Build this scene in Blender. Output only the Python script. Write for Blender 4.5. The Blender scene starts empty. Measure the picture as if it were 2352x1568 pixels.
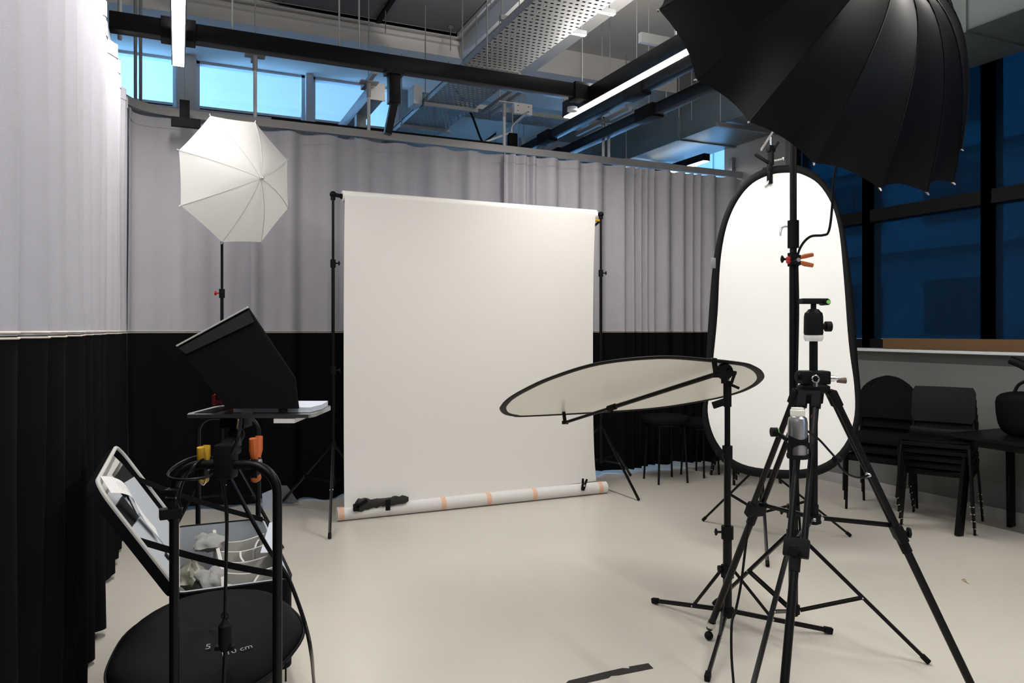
import bpy, bmesh, math, random
from mathutils import Vector, Matrix
PI = math.pi
random.seed(7)
sc = bpy.context.scene
col = sc.collection
V = Vector
# ------------------------------------------------------------------ camera, world, exposure
FPX, CX, HY, EYE = 1700.0, 1176.0, 758.0, 1.55      # photo: 2352 px wide frame, horizon row, eye height
YAW = math.radians(24.26)
FW = V((math.sin(YAW), math.cos(YAW), 0)); RT = V((math.cos(YAW), -math.sin(YAW), 0)); UP = V((0, 0, 1))
cam = bpy.data.cameras.new('camera'); camo = bpy.data.objects.new('camera', cam); col.objects.link(camo)
camo.location = (0, 0, EYE); camo.rotation_euler = (PI/2, 0, -YAW)
cam.sensor_width = 36; cam.lens = FPX/2352*36; cam.shift_y = -(784-HY)/2352; cam.clip_end = 200; cam.clip_start = 0.05
sc.camera = camo
wd = bpy.data.worlds.new('world'); sc.world = wd; wd.use_nodes = True
bg = wd.node_tree.nodes['Background']; bg.inputs[0].default_value = (0.34, 0.61, 1.0, 1); bg.inputs[1].default_value = 6.4
sc.view_settings.view_transform = 'Standard'; sc.view_settings.look = 'None'; sc.view_settings.gamma = 1
sc.view_settings.exposure = 0.88; sc.view_settings.use_curve_mapping = False
LED_W = 55.0        # watts per LED line
def strip_light(name, x, y0, y1, z, power, colr=(1, .965, .91), parent=None, width=.07):
    l = bpy.data.lights.new(name, 'AREA'); l.shape = 'RECTANGLE'; l.size = width; l.size_y = y1-y0
    l.energy = power; l.color = colr
    o = bpy.data.objects.new(name, l); col.objects.link(o)
    p = V((x, (y0+y1)/2, z))
    if parent: o.parent = parent; p = p - parent.location
    o.location = p
    return o
def cf(lat, up, d):          # metres right, up, ahead of the eye -> world point
    return RT*lat + FW*d + V((0, 0, EYE+up))
def W(px, py, d): return cf((px-CX)/FPX*d, (HY-py)/FPX*d, d)
def G(px, py, z=0.0):        # the point of height z seen at a pixel
    d = (EYE-z)*FPX/(py-HY); return W(px, py, d)
def WXp(px, py, x):
    c = FW.x + RT.x*(px-CX)/FPX; return W(px, py, x/c)
def WYp(px, py, y):
    c = FW.y + RT.y*(px-CX)/FPX; return W(px, py, y/c)
def Wpl(px, py, P, n):       # the point on a plane
    r = RT*((px-CX)/FPX) + FW + UP*((HY-py)/FPX); o = V((0, 0, EYE))
    return o + r*((P-o).dot(n)/r.dot(n))
# ------------------------------------------------------------------ materials
MATS = {}
def mat(name, colr, rough=.5, metal=0.0, bump=0, bscale=200, var=0, vscale=3, spec=.5, sheen=0, trans=0, alpha=None):
    if name in MATS: return MATS[name]
    m = bpy.data.materials.new(name); m.use_nodes = True; nt = m.node_tree; N = nt.nodes; L = nt.links
    b = N['Principled BSDF']
    b.inputs['Base Color'].default_value = (*colr, 1); b.inputs['Roughness'].default_value = rough
    b.inputs['Metallic'].default_value = metal; b.inputs['Specular IOR Level'].default_value = spec
    if sheen: b.inputs['Sheen Weight'].default_value = sheen
    tc = N.new('ShaderNodeTexCoord')
    if bump:
        n = N.new('ShaderNodeTexNoise'); n.inputs['Scale'].default_value = bscale; n.inputs['Detail'].default_value = 3
        L.new(tc.outputs['Object'], n.inputs['Vector'])
        bp = N.new('ShaderNodeBump'); bp.inputs['Strength'].default_value = bump; bp.inputs['Distance'].default_value = .002
        L.new(n.outputs['Fac'], bp.inputs['Height']); L.new(bp.outputs['Normal'], b.inputs['Normal'])
    if var:
        n = N.new('ShaderNodeTexNoise'); n.inputs['Scale'].default_value = vscale; n.inputs['Detail'].default_value = 4
        L.new(tc.outputs['Object'], n.inputs['Vector'])
        r = N.new('ShaderNodeMapRange'); r.inputs[1].default_value = .3; r.inputs[2].default_value = .7
        r.inputs[3].default_value = 1-var; r.inputs[4].default_value = 1+var
        L.new(n.outputs['Fac'], r.inputs[0])
        mx = N.new('ShaderNodeMix'); mx.data_type = 'RGBA'; mx.blend_type = 'MULTIPLY'; mx.inputs[0].default_value = 1
        mx.inputs[6].default_value = (*colr, 1); L.new(r.outputs[0], mx.inputs[7]); L.new(mx.outputs[2], b.inputs['Base Color'])
    if trans:   # thin translucent fabric or paper
        t = N.new('ShaderNodeBsdfTranslucent'); t.inputs[0].default_value = (*colr, 1)
        ms = N.new('ShaderNodeMixShader'); ms.inputs[0].default_value = trans
        L.new(b.outputs[0], ms.inputs[1]); L.new(t.outputs[0], ms.inputs[2]); L.new(ms.outputs[0], N['Material Output'].inputs[0])
    MATS[name] = m; return m
def emis(name, colr, s):
    m = bpy.data.materials.new(name); m.use_nodes = True; nt = m.node_tree
    b = nt.nodes['Principled BSDF']; b.inputs['Base Color'].default_value = (.8, .8, .8, 1)
    b.inputs['Emission Color'].default_value = (*colr, 1); b.inputs['Emission Strength'].default_value = s
    return m
def glassy(name, tint, gloss=.08, scrim=0, grain=0):
    m = bpy.data.materials.new(name); m.use_nodes = True; nt = m.node_tree; N = nt.nodes; L = nt.links
    N.remove(N['Principled BSDF']); out = N['Material Output']
    t = N.new('ShaderNodeBsdfTransparent'); t.inputs[0].default_value = (*tint, 1)
    g = N.new('ShaderNodeBsdfGlossy') if not scrim else N.new('ShaderNodeBsdfDiffuse')
    if not scrim: g.inputs['Roughness'].default_value = .05
    else: g.inputs[0].default_value = (.012, .03, .06, 1)
    ms = N.new('ShaderNodeMixShader'); ms.inputs[0].default_value = gloss if not scrim else scrim
    if grain:
        tc = N.new('ShaderNodeTexCoord'); n = N.new('ShaderNodeTexNoise'); n.inputs['Scale'].default_value = 130; n.inputs['Detail'].default_value = 5
        L.new(tc.outputs['Object'], n.inputs['Vector'])
        r = N.new('ShaderNodeMapRange'); r.inputs[1].default_value = .3; r.inputs[2].default_value = .7
        r.inputs[3].default_value = scrim-grain; r.inputs[4].default_value = scrim+grain
        L.new(n.outputs['Fac'], r.inputs[0]); L.new(r.outputs[0], ms.inputs[0])
    L.new(t.outputs[0], ms.inputs[1]); L.new(g.outputs[0], ms.inputs[2]); L.new(ms.outputs[0], out.inputs[0])
    return m
def perforated(name, colr, px_=.05, py_=.06):
    """galvanised sheet with staggered slots cut through it (slots run along local x)"""
    m = bpy.data.materials.new(name); m.use_nodes = True; nt = m.node_tree; N = nt.nodes; L = nt.links
    b = N['Principled BSDF']; b.inputs['Base Color'].default_value = (*colr, 1); b.inputs['Metallic'].default_value = .35; b.inputs['Roughness'].default_value = .45
    tc = N.new('ShaderNodeTexCoord'); s = N.new('ShaderNodeSeparateXYZ'); L.new(tc.outputs['Object'], s.inputs[0])
    def M(op, a, bb=None, c=None):
        n = N.new('ShaderNodeMath'); n.operation = op
        for i, v in enumerate((a, bb, c)):
            if v is None: continue
            if isinstance(v, (int, float)): n.inputs[i].default_value = v
            else: L.new(v, n.inputs[i])
        return n.outputs[0]
    row = M('FLOOR', M('DIVIDE', s.outputs[1], py_))
    odd = M('MULTIPLY', M('MODULO', M('ABSOLUTE', row), 2), .5)
    fx = M('FRACT', M('ADD', M('DIVIDE', s.outputs[0], px_), odd)); fy = M('FRACT', M('DIVIDE', s.outputs[1], py_))
    inx = M('LESS_THAN', M('ABSOLUTE', M('SUBTRACT', fx, .5)), .27); iny = M('LESS_THAN', M('ABSOLUTE', M('SUBTRACT', fy, .5)), .17)
    hole = M('MULTIPLY', inx, iny)
    t = N.new('ShaderNodeBsdfTransparent'); ms = N.new('ShaderNodeMixShader')
    L.new(hole, ms.inputs[0]); L.new(b.outputs[0], ms.inputs[1]); L.new(t.outputs[0], ms.inputs[2]); L.new(ms.outputs[0], N['Material Output'].inputs[0])
    return m
m_floor = mat('floor_resin', (.62, .585, .52), .32, var=.035, vscale=1.3, bump=.05, bscale=30, spec=.35)
m_wall = mat('wall_paint', (.42, .42, .42), .7, var=.02)
m_wallr = mat('wall_paint_sill', (.17, .17, .17), .7, var=.02)
m_ceil = mat('ceiling_paint', (.50, .47, .43), .8, var=.03)
m_soff = mat('soffit_paint', (.68, .655, .62), .8, var=.02)
m_cofr = mat('acoustic_panel', (.16, .155, .155), .9, bump=.3)
m_white = mat('white_frame', (.62, .65, .68), .5)
m_fabl = mat('curtain_light', (.45, .445, .49), .95, bump=.55, bscale=420, var=.02, vscale=8, spec=.1)
m_fabb = mat('curtain_black', (.006, .006, .007), .95, bump=.3, bscale=300, spec=.05)
m_pipe = mat('piping', (.68, .62, .55), .8)
m_paper = mat('backdrop_paper', (.80, .785, .755), .85, spec=.2)
m_tube = mat('cardboard_tube', (.74, .73, .71), .8)
m_peach = mat('masking_tape', (.80, .50, .36), .7)
m_blk = mat('black_metal', (.004, .004, .005), .34, spec=.2)
m_blkm = mat('black_matt', (.004, .004, .005), .6, spec=.15)
m_blks = mat('black_satin_fabric', (.002, .002, .003), .42, spec=.16)
m_navy = mat('black_bag_nylon', (.0035, .004, .0055), .6, bump=.4, bscale=500, spec=.08)
m_chrome = mat('chrome', (.72, .72, .74), .18, 1)
m_steel = mat('brushed_steel', (.62, .62, .63), .28, 1, bump=.1)
m_galv = mat('galvanised', (.36, .39, .40), .42, .55, var=.12, vscale=6)
m_duct = mat('duct_steel', (.17, .20, .20), .45, .5, var=.10, vscale=2)
m_strut = mat('strut_steel', (.30, .31, .32), .5, .5)
m_rail = mat('rail_aluminium', (.34, .34, .34), .5, .3)
m_umw = mat('white_umbrella', (.84, .83, .81), .7, trans=.35)
m_refl = mat('white_reflector', (.93, .93, .92), .75)
m_silv = mat('silver_reflector', (.97, .965, .92), .3, .1, trans=.12, bump=.5, bscale=14)
m_ltgrey = mat('padded_lining', (.40, .43, .47), .85, bump=.4, bscale=200)
m_divid = mat('padded_divider', (.50, .49, .46), .85, bump=.3, bscale=150)
m_plast = mat('white_plastic', (.50, .54, .62), .5)
m_bone = mat('cap_plastic', (.74, .74, .68), .5)
m_or = mat('orange_plastic', (.50, .11, .02), .45)
m_yel = mat('yellow_plastic', (.55, .32, .02), .45)
m_red = mat('red_plastic', (.45, .02, .02), .4)
m_green = mat('green_ring', (.25, .65, .15), .4)
m_prn = mat('printed_white', (.75, .75, .75), .6)
m_brown = mat('brown_card', (.12, .065, .025), .85)
m_gaff = mat('gaffer_tape', (.018, .017, .016), .65, bump=.4, bscale=90)
m_chair = mat('black_chair_plastic', (.003, .003, .003), .45, spec=.14)
m_seatf = mat('black_seat_fabric', (.006, .006, .008), .9, spec=.1)
m_leaf = mat('dry_leaf', (.35, .26, .08), .8)
m_facade = mat('outside_panel', (.78, .80, .80), .6)
m_facd = mat('outside_dark', (.10, .12, .13), .4)
m_led = emis('led_diffuser', (1, .975, .94), 9)
m_glass = glassy('window_glass', (.80, .93, 1), .06)
m_screen = glassy('screen_cloth', (.04, .17, .22), scrim=.5, grain=.07)
m_perf = perforated('perforated_tray', (.21, .21, .205))
# ------------------------------------------------------------------ mesh helpers
def axes(d):
    d = d.normalized(); a = d.cross(UP) if abs(d.z) < .95 else d.cross(V((1, 0, 0))); a.normalize(); return a, d.cross(a)
class MB:
    def __init__(s): s.v = []; s.f = []
    def add(s, vs, fs):
        o = len(s.v); s.v += [V(v) for v in vs]; s.f += [[i+o for i in f] for f in fs]; return s
    def box(s, c, dims, rz=0, M=None, bev=0):
        c = V(c); bm = bmesh.new(); bmesh.ops.create_cube(bm, size=1)
        for v in bm.verts: v.co = V((v.co.x*dims[0], v.co.y*dims[1], v.co.z*dims[2]))
        if bev: bmesh.ops.bevel(bm, geom=bm.edges[:], offset=bev, segments=2, profile=.6, affect='EDGES')
        R = M if M is not None else Matrix.Rotation(rz, 3, 'Z')
        bm.verts.index_update()
        s.add([c + R @ v.co for v in bm.verts], [[v.index for v in f.verts] for f in bm.faces]); bm.free(); return s
    def b2(s, lo, hi, bev=0):
        lo = V(lo); hi = V(hi); return s.box((lo+hi)/2, hi-lo, bev=bev)
    def bar(s, p, q, w, h, up=UP, bev=0):      # rectangular bar from p to q
        p = V(p); q = V(q); d = (q-p); L = d.length; d.normalize()
        a = d.cross(up)
        if a.length < 1e-4: a = d.cross(V((1, 0, 0)))
        a.normalize(); b = a.cross(d)
        M = Matrix((a, d, b)).transposed()
        return s.box((p+q)/2, (w, L, h), M=M, bev=bev)
    def cyl(s, p, q, r, r2=None, n=16, caps=True):
        p = V(p); q = V(q); r2 = r if r2 is None else r2; a, b = axes(q-p); vs = []
        for P, R in ((p, r), (q, r2)):
            for i in range(n): t = 2*PI*i/n; vs.append(P + a*(R*math.cos(t)) + b*(R*math.sin(t)))
        fs = [[i, (i+1) % n, n+(i+1) % n, n+i] for i in range(n)]
        if caps: fs += [list(range(n))[::-1], list(range(n, 2*n))]
        return s.add(vs, fs)
    def tube(s, pts, r, n=10, closed=False, rs=None):
        pts = [V(p) for p in pts]; k = len(pts); vs = []; fs = []
        a = None
        for i, p in enumerate(pts):
            t = (pts[(i+1) % k]-pts[i-1]) if closed else (pts[min(i+1, k-1)]-pts[max(i-1, 0)])
            t.normalize()
            if a is None: a, _ = axes(t)
            a = (a - t*a.dot(t)).normalized(); b = t.cross(a); R = rs[i] if rs else r
            for j in range(n): u = 2*PI*j/n; vs.append(p + a*(R*math.cos(u)) + b*(R*math.sin(u)))
        for i in range(k if closed else k-1):
            for j in range(n): fs.append([i*n+j, i*n+(j+1) % n, ((i+1) % k)*n+(j+1) % n, ((i+1) % k)*n+j])
        if not closed: fs += [list(range(n))[::-1], list(range((k-1)*n, k*n))]
        return s.add(vs, fs)
    def lathe(s, prof, o, ax=UP, n=24):         # prof: (radius, height along axis)
        o = V(o); ax = V(ax).normalized(); a, b = axes(ax); vs = []; fs = []; k = len(prof)
        for R, h in prof:
            R = max(R, 1e-5)
            for i in range(n): t = 2*PI*i/n; vs.append(o + ax*h + a*(R*math.cos(t)) + b*(R*math.sin(t)))
        for i in range(k-1):
            for j in range(n): fs.append([i*n+j, i*n+(j+1) % n, (i+1)*n+(j+1) % n, (i+1)*n+j])
        return s.add(vs, fs)
    def sph(s, c, r, n=14, sc_=(1, 1, 1)):
        c = V(c); prof = [(r*math.sin(PI*i/8), -r*math.cos(PI*i/8)) for i in range(9)]
        o = len(s.v); s.lathe(prof, (0, 0, 0), UP, n)
        for i in range(o, len(s.v)): s.v[i] = V((s.v[i].x*sc_[0], s.v[i].y*sc_[1], s.v[i].z*sc_[2])) + c
        return s
    def prism(s, poly, off):                    # closed polygon (world points) extruded by off
        n = len(poly); off = V(off); p = [V(q) for q in poly]
        return s.add(p + [q+off for q in p], [list(range(n))[::-1], list(range(n, 2*n))] + [[i, (i+1) % n, n+(i+1) % n, n+i] for i in range(n)])
    def grid(s, rows, thick=0, wrap=False):     # rows of points; thick -> closed shell
        R = len(rows); K = len(rows[0]); vs = [V(p) for r in rows for p in r]; fs = []
        for i in range(R-1):
            for j in range(K if wrap else K-1):
                fs.append([i*K+j, i*K+(j+1) % K, (i+1)*K+(j+1) % K, (i+1)*K+j])
        if not thick: return s.add(vs, fs)
        bm = bmesh.new(); bv = [bm.verts.new(v) for v in vs]
        for f in fs:
            try: bm.faces.new([bv[i] for i in f])
            except ValueError: pass
        bmesh.ops.recalc_face_normals(bm, faces=bm.faces[:]); bmesh.ops.solidify(bm, geom=bm.faces[:], thickness=thick)
        bm.verts.index_update(); s.add([v.co.copy() for v in bm.verts], [[v.index for v in f.verts] for f in bm.faces]); bm.free(); return s
    def build(s, name, m, parent=None, ang=35, label=None):
        off = origin(parent) if parent else None
        if off is None:                         # top-level mesh: own origin at its base
            lo = V((min(v.x for v in s.v), min(v.y for v in s.v), min(v.z for v in s.v))); hi = V((max(v.x for v in s.v), max(v.y for v in s.v), lo.z))
            off = (lo+hi)/2; off.z = lo.z
        me = bpy.data.meshes.new(name); me.from_pydata([v-off for v in s.v], [], s.f)
        bm = bmesh.new(); bm.from_mesh(me); bmesh.ops.remove_doubles(bm, verts=bm.verts[:], dist=1e-5)
        bmesh.ops.recalc_face_normals(bm, faces=bm.faces[:]); bm.to_mesh(me); bm.free()
        me.materials.append(m); me.polygons.foreach_set('use_smooth', [True]*len(me.polygons)); me.set_sharp_from_angle(angle=math.radians(ang)); me.update()
        o = bpy.data.objects.new(name, me); col.objects.link(o)
        if parent: o.parent = parent; ORG[o.name] = off.copy()
        else: o.location = off; ORG[o.name] = off.copy()
        if label: o['label'] = label
        return o
ORG = {}
def origin(p): return ORG[p.name]
def thing(name, label, cat, loc, group=None):
    o = bpy.data.objects.new(name, None); col.objects.link(o); o.location = V(loc); o.empty_display_size = .1
    o['label'] = label; o['category'] = cat
    if group: o['group'] = group
    ORG[o.name] = V(loc); return o
def tag(o, label, cat, group=None):
    o['label'] = label; o['category'] = cat
    if group: o['group'] = group
    return o
def struct(o): o['kind'] = 'structure'; return o
def copy_tree(o, loc=None, rz=None, parent=None, label=None):
    c = o.copy(); col.objects.link(c); c.parent = parent
    if loc is not None: c.location = loc
    if rz is not None: c.rotation_euler = (0, 0, rz)
    if label: c['label'] = label
    for ch in [x for x in bpy.data.objects if x.parent == o]: copy_tree(ch, parent=c)
    return c
def spline(P, k=8, closed=False):               # Catmull-Rom through points
    P = [V(p) for p in P]; n = len(P); out = []
    for i in range(n if closed else n-1):
        g = (lambda j: P[j % n]) if closed else (lambda j: P[max(0, min(n-1, j))])
        a, b, c, d = g(i-1), g(i), g(i+1), g(i+2)
        for j in range(k):
            t = j/k; out.append(.5*((2*b)+(c-a)*t+(2*a-5*b+4*c-d)*t*t+(3*b-a-3*c+d)*t**3))
    if not closed: out.append(P[-1])
    return out
def text_mesh(body, size, M, name, m, parent, extrude=.0004):
    cu = bpy.data.curves.new('lettering', 'FONT'); cu.body = body; cu.size = size; cu.extrude = extrude; cu.align_x = 'CENTER'; cu.align_y = 'CENTER'
    t = bpy.data.objects.new('lettering_source', cu); col.objects.link(t); bpy.context.view_layer.update()
    me = bpy.data.meshes.new_from_object(t.evaluated_get(bpy.context.evaluated_depsgraph_get())); bpy.data.objects.remove(t)
    off = origin(parent); me.transform(Matrix.Translation(-off) @ M); me.materials.clear(); me.materials.append(m)
    o = bpy.data.objects.new(name, me); col.objects.link(o); o.parent = parent; ORG[o.name] = off.copy(); return o
# ------------------------------------------------------------------ room shell
S = 4.73                                         # height of the beam soffits
YB = 9.5                                         # wall with the high strip windows
def wallbox(name, lo, hi, m=None): return struct(MB().b2(lo, hi).build(name, m or m_wall))
wallbox('floor', (-1.3, -4, -.1), (6.6, 16, 0), m_floor)
wallbox('ceiling', (-1.3, -4, 5.05), (6.6, 16, 5.2), m_ceil)
wallbox('wall_left', (-1.4, -4, 0), (-1.2, YB, 5.05))
wallbox('wall_rear', (-1.4, -4.2, 0), (6.6, -4, 5.05))
wallbox('wall_far', (2.6, 16, 0), (6.6, 16.2, 5.05))
mb = MB().b2((-1.4, YB, 0), (2.7, YB+.2, 4.10)).b2((-1.4, YB, S), (2.7, YB+.2, 5.05))
struct(mb.build('wall_back', m_wall))
wallbox('wall_partition', (2.6, YB+.2, 0), (2.7, 16, 5.05))
wallbox('wall_right', (6.1, -4, 0), (6.5, 6.2, 1.35), m_wallr)
struct(MB().b2((6.1, 6.2, 0), (6.5, 7.2, 5.05)).build('wall_pier', m_wall))
wallbox('wall_right_beyond', (6.1, 7.2, 0), (6.5, 16, 2.2), m_wallr)
wallbox('wall_right_header', (6.1, -4, 4.15), (6.5, 16, 5.05), m_wallr)
struct(MB().b2((-1.2, 8.15, S), (6.1, 9.5, 5.05)).build('trim_cross_beam', m_soff))
struct(MB().b2((3.0, -4, S), (4.0, 8.15, 5.05)).build('trim_long_beam', m_soff))
struct(MB().b2((2.7, 13, S-.1), (6.1, 14, 5.05)).build('trim_far_beam', m_soff))
struct(MB().b2((-1.2, -4, 4.98), (3.0, 8.1, 5.05)).build('ceiling_recess_panel', m_cofr))
mb = MB().b2((-1.2, 8.05, 4.93), (3.0, 8.15, 4.98), bev=.01).b2((-1.2, 8.09, 4.86), (3.0, 8.15, 4.90)).b2((2.93, -4, 4.93), (3.0, 8.05, 4.98), bev=.01)
struct(mb.build('trim_recess_edge', m_soff))
struct(MB().b2((5.98, -4, 1.35), (6.3, 6.2, 1.375), bev=.004).build('trim_window_sill', m_white))
struct(MB().b2((6.085, -4, 0), (6.1, 6.2, .10), bev=.003).build('baseboard_right', m_wall))
struct(MB().b2((-.02, 9.35, 3.5), (.19, YB, S)).build('trim_pilaster', m_soff))
# right hand windows: dark frames, tinted panes and pulled down screen cloth
def window_right(i, y0, y1, z0, z1, screen, tr=2.68):
    f = MB(); t = .045
    f.b2((6.24, y0-t, z0), (6.40, y0+t, z1)).b2((6.24, y1-t, z0), (6.40, y1+t, z1))
    f.b2((6.24, y0+t, z0), (6.40, y1-t, z0+.09)).b2((6.24, y0+t, z1-.08), (6.40, y1-t, z1))
    if tr: f.b2((6.24, y0+t, tr-.06), (6.40, y1-t, tr+.06))
    w = struct(f.build('window_%d' % i, m_blkm))
    MB().b2((6.345, y0+t, z0+.09), (6.355, y1-t, z1-.08)).build('window_pane', m_glass, w)
    if screen: MB().b2((6.295, y0+t+.004, z0+.092), (6.298, y1-t-.004, z1-.08)).build('screen_cloth', m_screen, w)
n = 1
ys = [6.2, 5.27, 4.07, 2.87, 1.67, .47, -.73, -1.93, -3.13]
for a, b in zip(ys[1:], ys[:-1]): window_right(n, a, b, 1.375, 4.15, True); n += 1
for k in range(5): window_right(n, 7.25+k*1.7, 7.25+(k+1)*1.7, 2.2, 4.15, False, None); n += 1
# high strip windows in the back wall
for x0, x1 in ((-1.2, -.02), (.19, 1.44), (1.53, 2.6)):
    f = MB(); f.b2((x0, 9.42, 4.10), (x1, 9.62, 4.14)); f.b2((x0, 9.56, 4.14), (x1, 9.62, 4.22)).b2((x0, 9.5, S-.03), (x1, 9.6, S))
    f.b2((x0, 9.5, 4.14), (x0+.04, 9.6, S)).b2((x1-.04, 9.5, 4.14), (x1, 9.6, S))
    w = struct(f.build('window_%d' % n, m_white)); n += 1
    MB().b2((x0+.04, 9.535, 4.145), (x1-.04, 9.55, 4.185)).build('gasket', m_blkm, w)
    MB().b2((x0+.04, 9.57, 4.22), (x1-.04, 9.58, S-.03)).build('window_pane', m_glass, w)
struct(MB().b2((1.44, 9.40, 4.0), (1.53, 9.62, S)).build('trim_window_post', m_white))
# outside: panelled facade across the light well, and the building across the street
t = thing('panelled_facade', 'pale panelled outside wall seen through the high strip windows', 'facade', (0, 14.1, 0))
mb = MB()
for k in range(-4, 3): mb.b2((.86+k*1.45+.014, 14, 0), (.86+(k+1)*1.45-.014, 14.1, 9))
mb.build('panel', m_facade, t)
MB().b2((-5, 14.1, 0), (5.3, 14.12, 9)).build('backing', m_facd, t)
for k in range(-2, 2):
    for z in (5.81, 6.27):
        MB().lathe([(.001, .05), (.055, .045), (.07, 0)], (.80+k*1.45, 14, z), (0, -1, 0), 14).build('fixing_disc', m_galv, t)
for z in (5.80, 5.97): MB().b2((.31, 13.95, z), (.40, 14, z+.11), bev=.006).build('junction_box', m_facd, t)
mb = MB()
for (x, z1) in ((2.50, 6.6), (2.58, 6.6), (2.80, 6.2)): mb.cyl((x, 13.9, 0), (x, 13.9, z1), .03)
mb.build('downpipe', m_galv, t)
g = thing('glazed_porch', 'pale blue gabled glass porch seen in the third high strip window', 'porch', (3.2, 13.2, 0))
mb = MB()
for (a, b) in (((2.15, 13.2, 4.9), (2.45, 13.2, 5.95)), ((2.45, 13.2, 5.95), (3.4, 13.2, 5.85)), ((2.35, 13.2, 4.9), (2.58, 13.2, 5.6)), ((2.58, 13.2, 5.6), (3.4, 13.2, 5.55)), ((2.35, 13.2, 4.9), (2.35, 13.2, 0)), ((3.4, 13.2, 5.85), (3.4, 13.2, 0))): mb.bar(a, b, .05, .05)
mb.build('frame', m_galv, g)
t = thing('street_building', 'pale office building with rows of dark windows across the street', 'building', (15, 4, 0))
mb = MB().b2((15, -8, 0), (15.4, 26, 9)); mb.b2((14.7, -8, 3.3), (15, 26, 3.55)).b2((14.7, -8, 5.3), (15, 26, 5.55)).b2((14.85, -8, 1.0), (15, 26, 1.1))
mb.build('wall', mat('outside_wall', (.48, .52, .55), .7, var=.15, vscale=.6), t)
for k in range(10):
    for z in (1.5, 3.9, 5.9):
        w = MB().b2((14.93, -6+k*2.6, z), (15.0, -6+k*2.6+1.5, z+1.15)).b2((14.90, -6+k*2.6+.72, z), (14.93, -6+k*2.6+.78, z+1.15)); w.build('window', m_facd, t)
struct(MB().b2((6.6, -12, -.3), (24, 40, -.1)).build('floor_outside', mat('paving', (.30, .30, .30), .9, var=.1)))
# ------------------------------------------------------------------ curtains
ZS = 1.535                                       # seam height
def path_pts():
    P = [(-.42, -1.5), (-.42, 6.50)]
    for k in range(1, 13): a = PI - (PI/2)*k/12; P.append((-.02+.40*math.cos(a), 6.50+.40*math.sin(a)))
    P.append((6.15, 6.9)); return [V((x, y, 0)) for x, y in P]
PATH = path_pts(); LEN = [0]
for a, b in zip(PATH, PATH[1:]): LEN.append(LEN[-1]+(b-a).length)
def on_path(s):
    for i in range(len(PATH)-1):
        if s <= LEN[i+1] or i == len(PATH)-2:
            t = (s-LEN[i])/(LEN[i+1]-LEN[i]); d = (PATH[i+1]-PATH[i]).normalized(); return PATH[i]+(PATH[i+1]-PATH[i])*t, V((d.y, -d.x, 0))
S_BACK0 = LEN[-2]+.02                            # path length where x == 0 on the back run
def fold_profile(s0, s1, spec, seed):
    """list of (s, offset) : irregular soft folds; spec(s) -> (period, amplitude, sharpness)"""
    rnd = random.Random(seed); out = []; s = s0; sign = 1
    while s < s1:
        per, amp, sh = spec(s); per *= rnd.uniform(.7, 1.35); amp *= rnd.uniform(.65, 1.2)
        k = max(6, int(per/.012))
        for j in range(k):
            u = j/k; c = math.cos(PI*u); e = math.copysign(abs(c)**sh, c)
            out.append((s+per*u, sign*amp*e))
        # next half fold starts at -amp
        sign = -sign; s += per
    return [q for q in out if q[0] <= s1]
def curtain(name, label, s0, s1, spec, seed, ztop=3.33, zbot=.028, dy=0):
    prof = fold_profile(s0, s1, spec, seed); rnd = random.Random(seed+50)
    # smooth amplitude jumps
    off = [o for _, o in prof]
    for _ in range(2): off = [off[0]]+[(off[i-1]+2*off[i]+off[i+1])/4 for i in range(1, len(off)-1)]+[off[-1]]
    ph = [rnd.uniform(0, 6) for _ in range(4)]
    def col_at(z, drift):
        row = []
        for (s, _), o in zip(prof, off):
            p, nn = on_path(s); zz = (3.33-z)/3.3
            sway = .010*math.sin(s*3.1+ph[0]+z*1.1)*zz + .006*math.sin(s*9+ph[1]+z*2.3)*zz
            row.append(p + nn*(o*(1+.12*math.sin(z*1.7+s*2+ph[2])*zz)+sway+dy) + V((0, 0, z)))
        return row
    base, _ = on_path((s0+s1)/2); t = thing(name, label, 'curtain', base)
    up = MB().grid([col_at(z, 0) for z in (ztop, ztop-.12, ztop-.5, 2.4, 2.0, ZS+.3, ZS)]); up.build('light_panel', m_fabl, t, 60)
    rows = [col_at(z, 0) for z in (ZS, 1.2, .8, .4)]; last = col_at(zbot, 0)
    for i, p in enumerate(last): p.z += .016*math.sin(prof[i][0]*5+ph[3])+.008*math.sin(prof[i][0]*17)
    MB().grid(rows+[last]).build('black_panel', m_fabb, t, 60)
    pts = col_at(ZS, 0); hd = [p+on_path(s)[1]*.004 for p, (s, _) in zip(pts, prof)]
    MB().tube([p+V((0, 0, .009)) for p in hd[::2]], .0035, 5).tube([p-V((0, 0, .006)) for p in hd[::2]], .003, 5).build('seam_piping', m_pipe, t)
    pts = col_at(ztop, 0); low = col_at(ztop-.085, 0)
    rowsA = [[p+on_path(s)[1]*.005 for p, (s, _) in zip(r, prof)] for r in (pts, low)]
    MB().grid(rowsA).build('heading_hem', m_fabl, t, 60)
    return t
def left_spec(s): return (.15, .062, .5)
def mid_spec(s): return (.20, .038, .8)
def back_spec(s):
    x = s-S_BACK0
    if 2.95 < x < 3.35 or 4.45 < x < 4.8 or 5.2 < x < 5.45: return (.05, .035, .8)
    if x > 3.3: return (.13, .050, .7)
    return (.17, .052, .8)
curtain('stage_curtain', 'long near curtain along the left side, brightly lit pale top over black', 0.2, LEN[1]+.12, left_spec, 3)
curtain('stage_curtain', 'curtain rounding the far left corner behind the white umbrella', LEN[1]+.14, S_BACK0+.62, mid_spec, 11)
curtain('stage_curtain', 'grey and black curtain hanging behind the paper backdrop', S_BACK0+.58, S_BACK0+3.08, back_spec, 21, dy=-.0)
curtain('stage_curtain', 'tightly bunched grey and black curtain behind the stools, right of the backdrop', S_BACK0+2.98, S_BACK0+6.12, back_spec, 33, zbot=.05, dy=.06)
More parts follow.
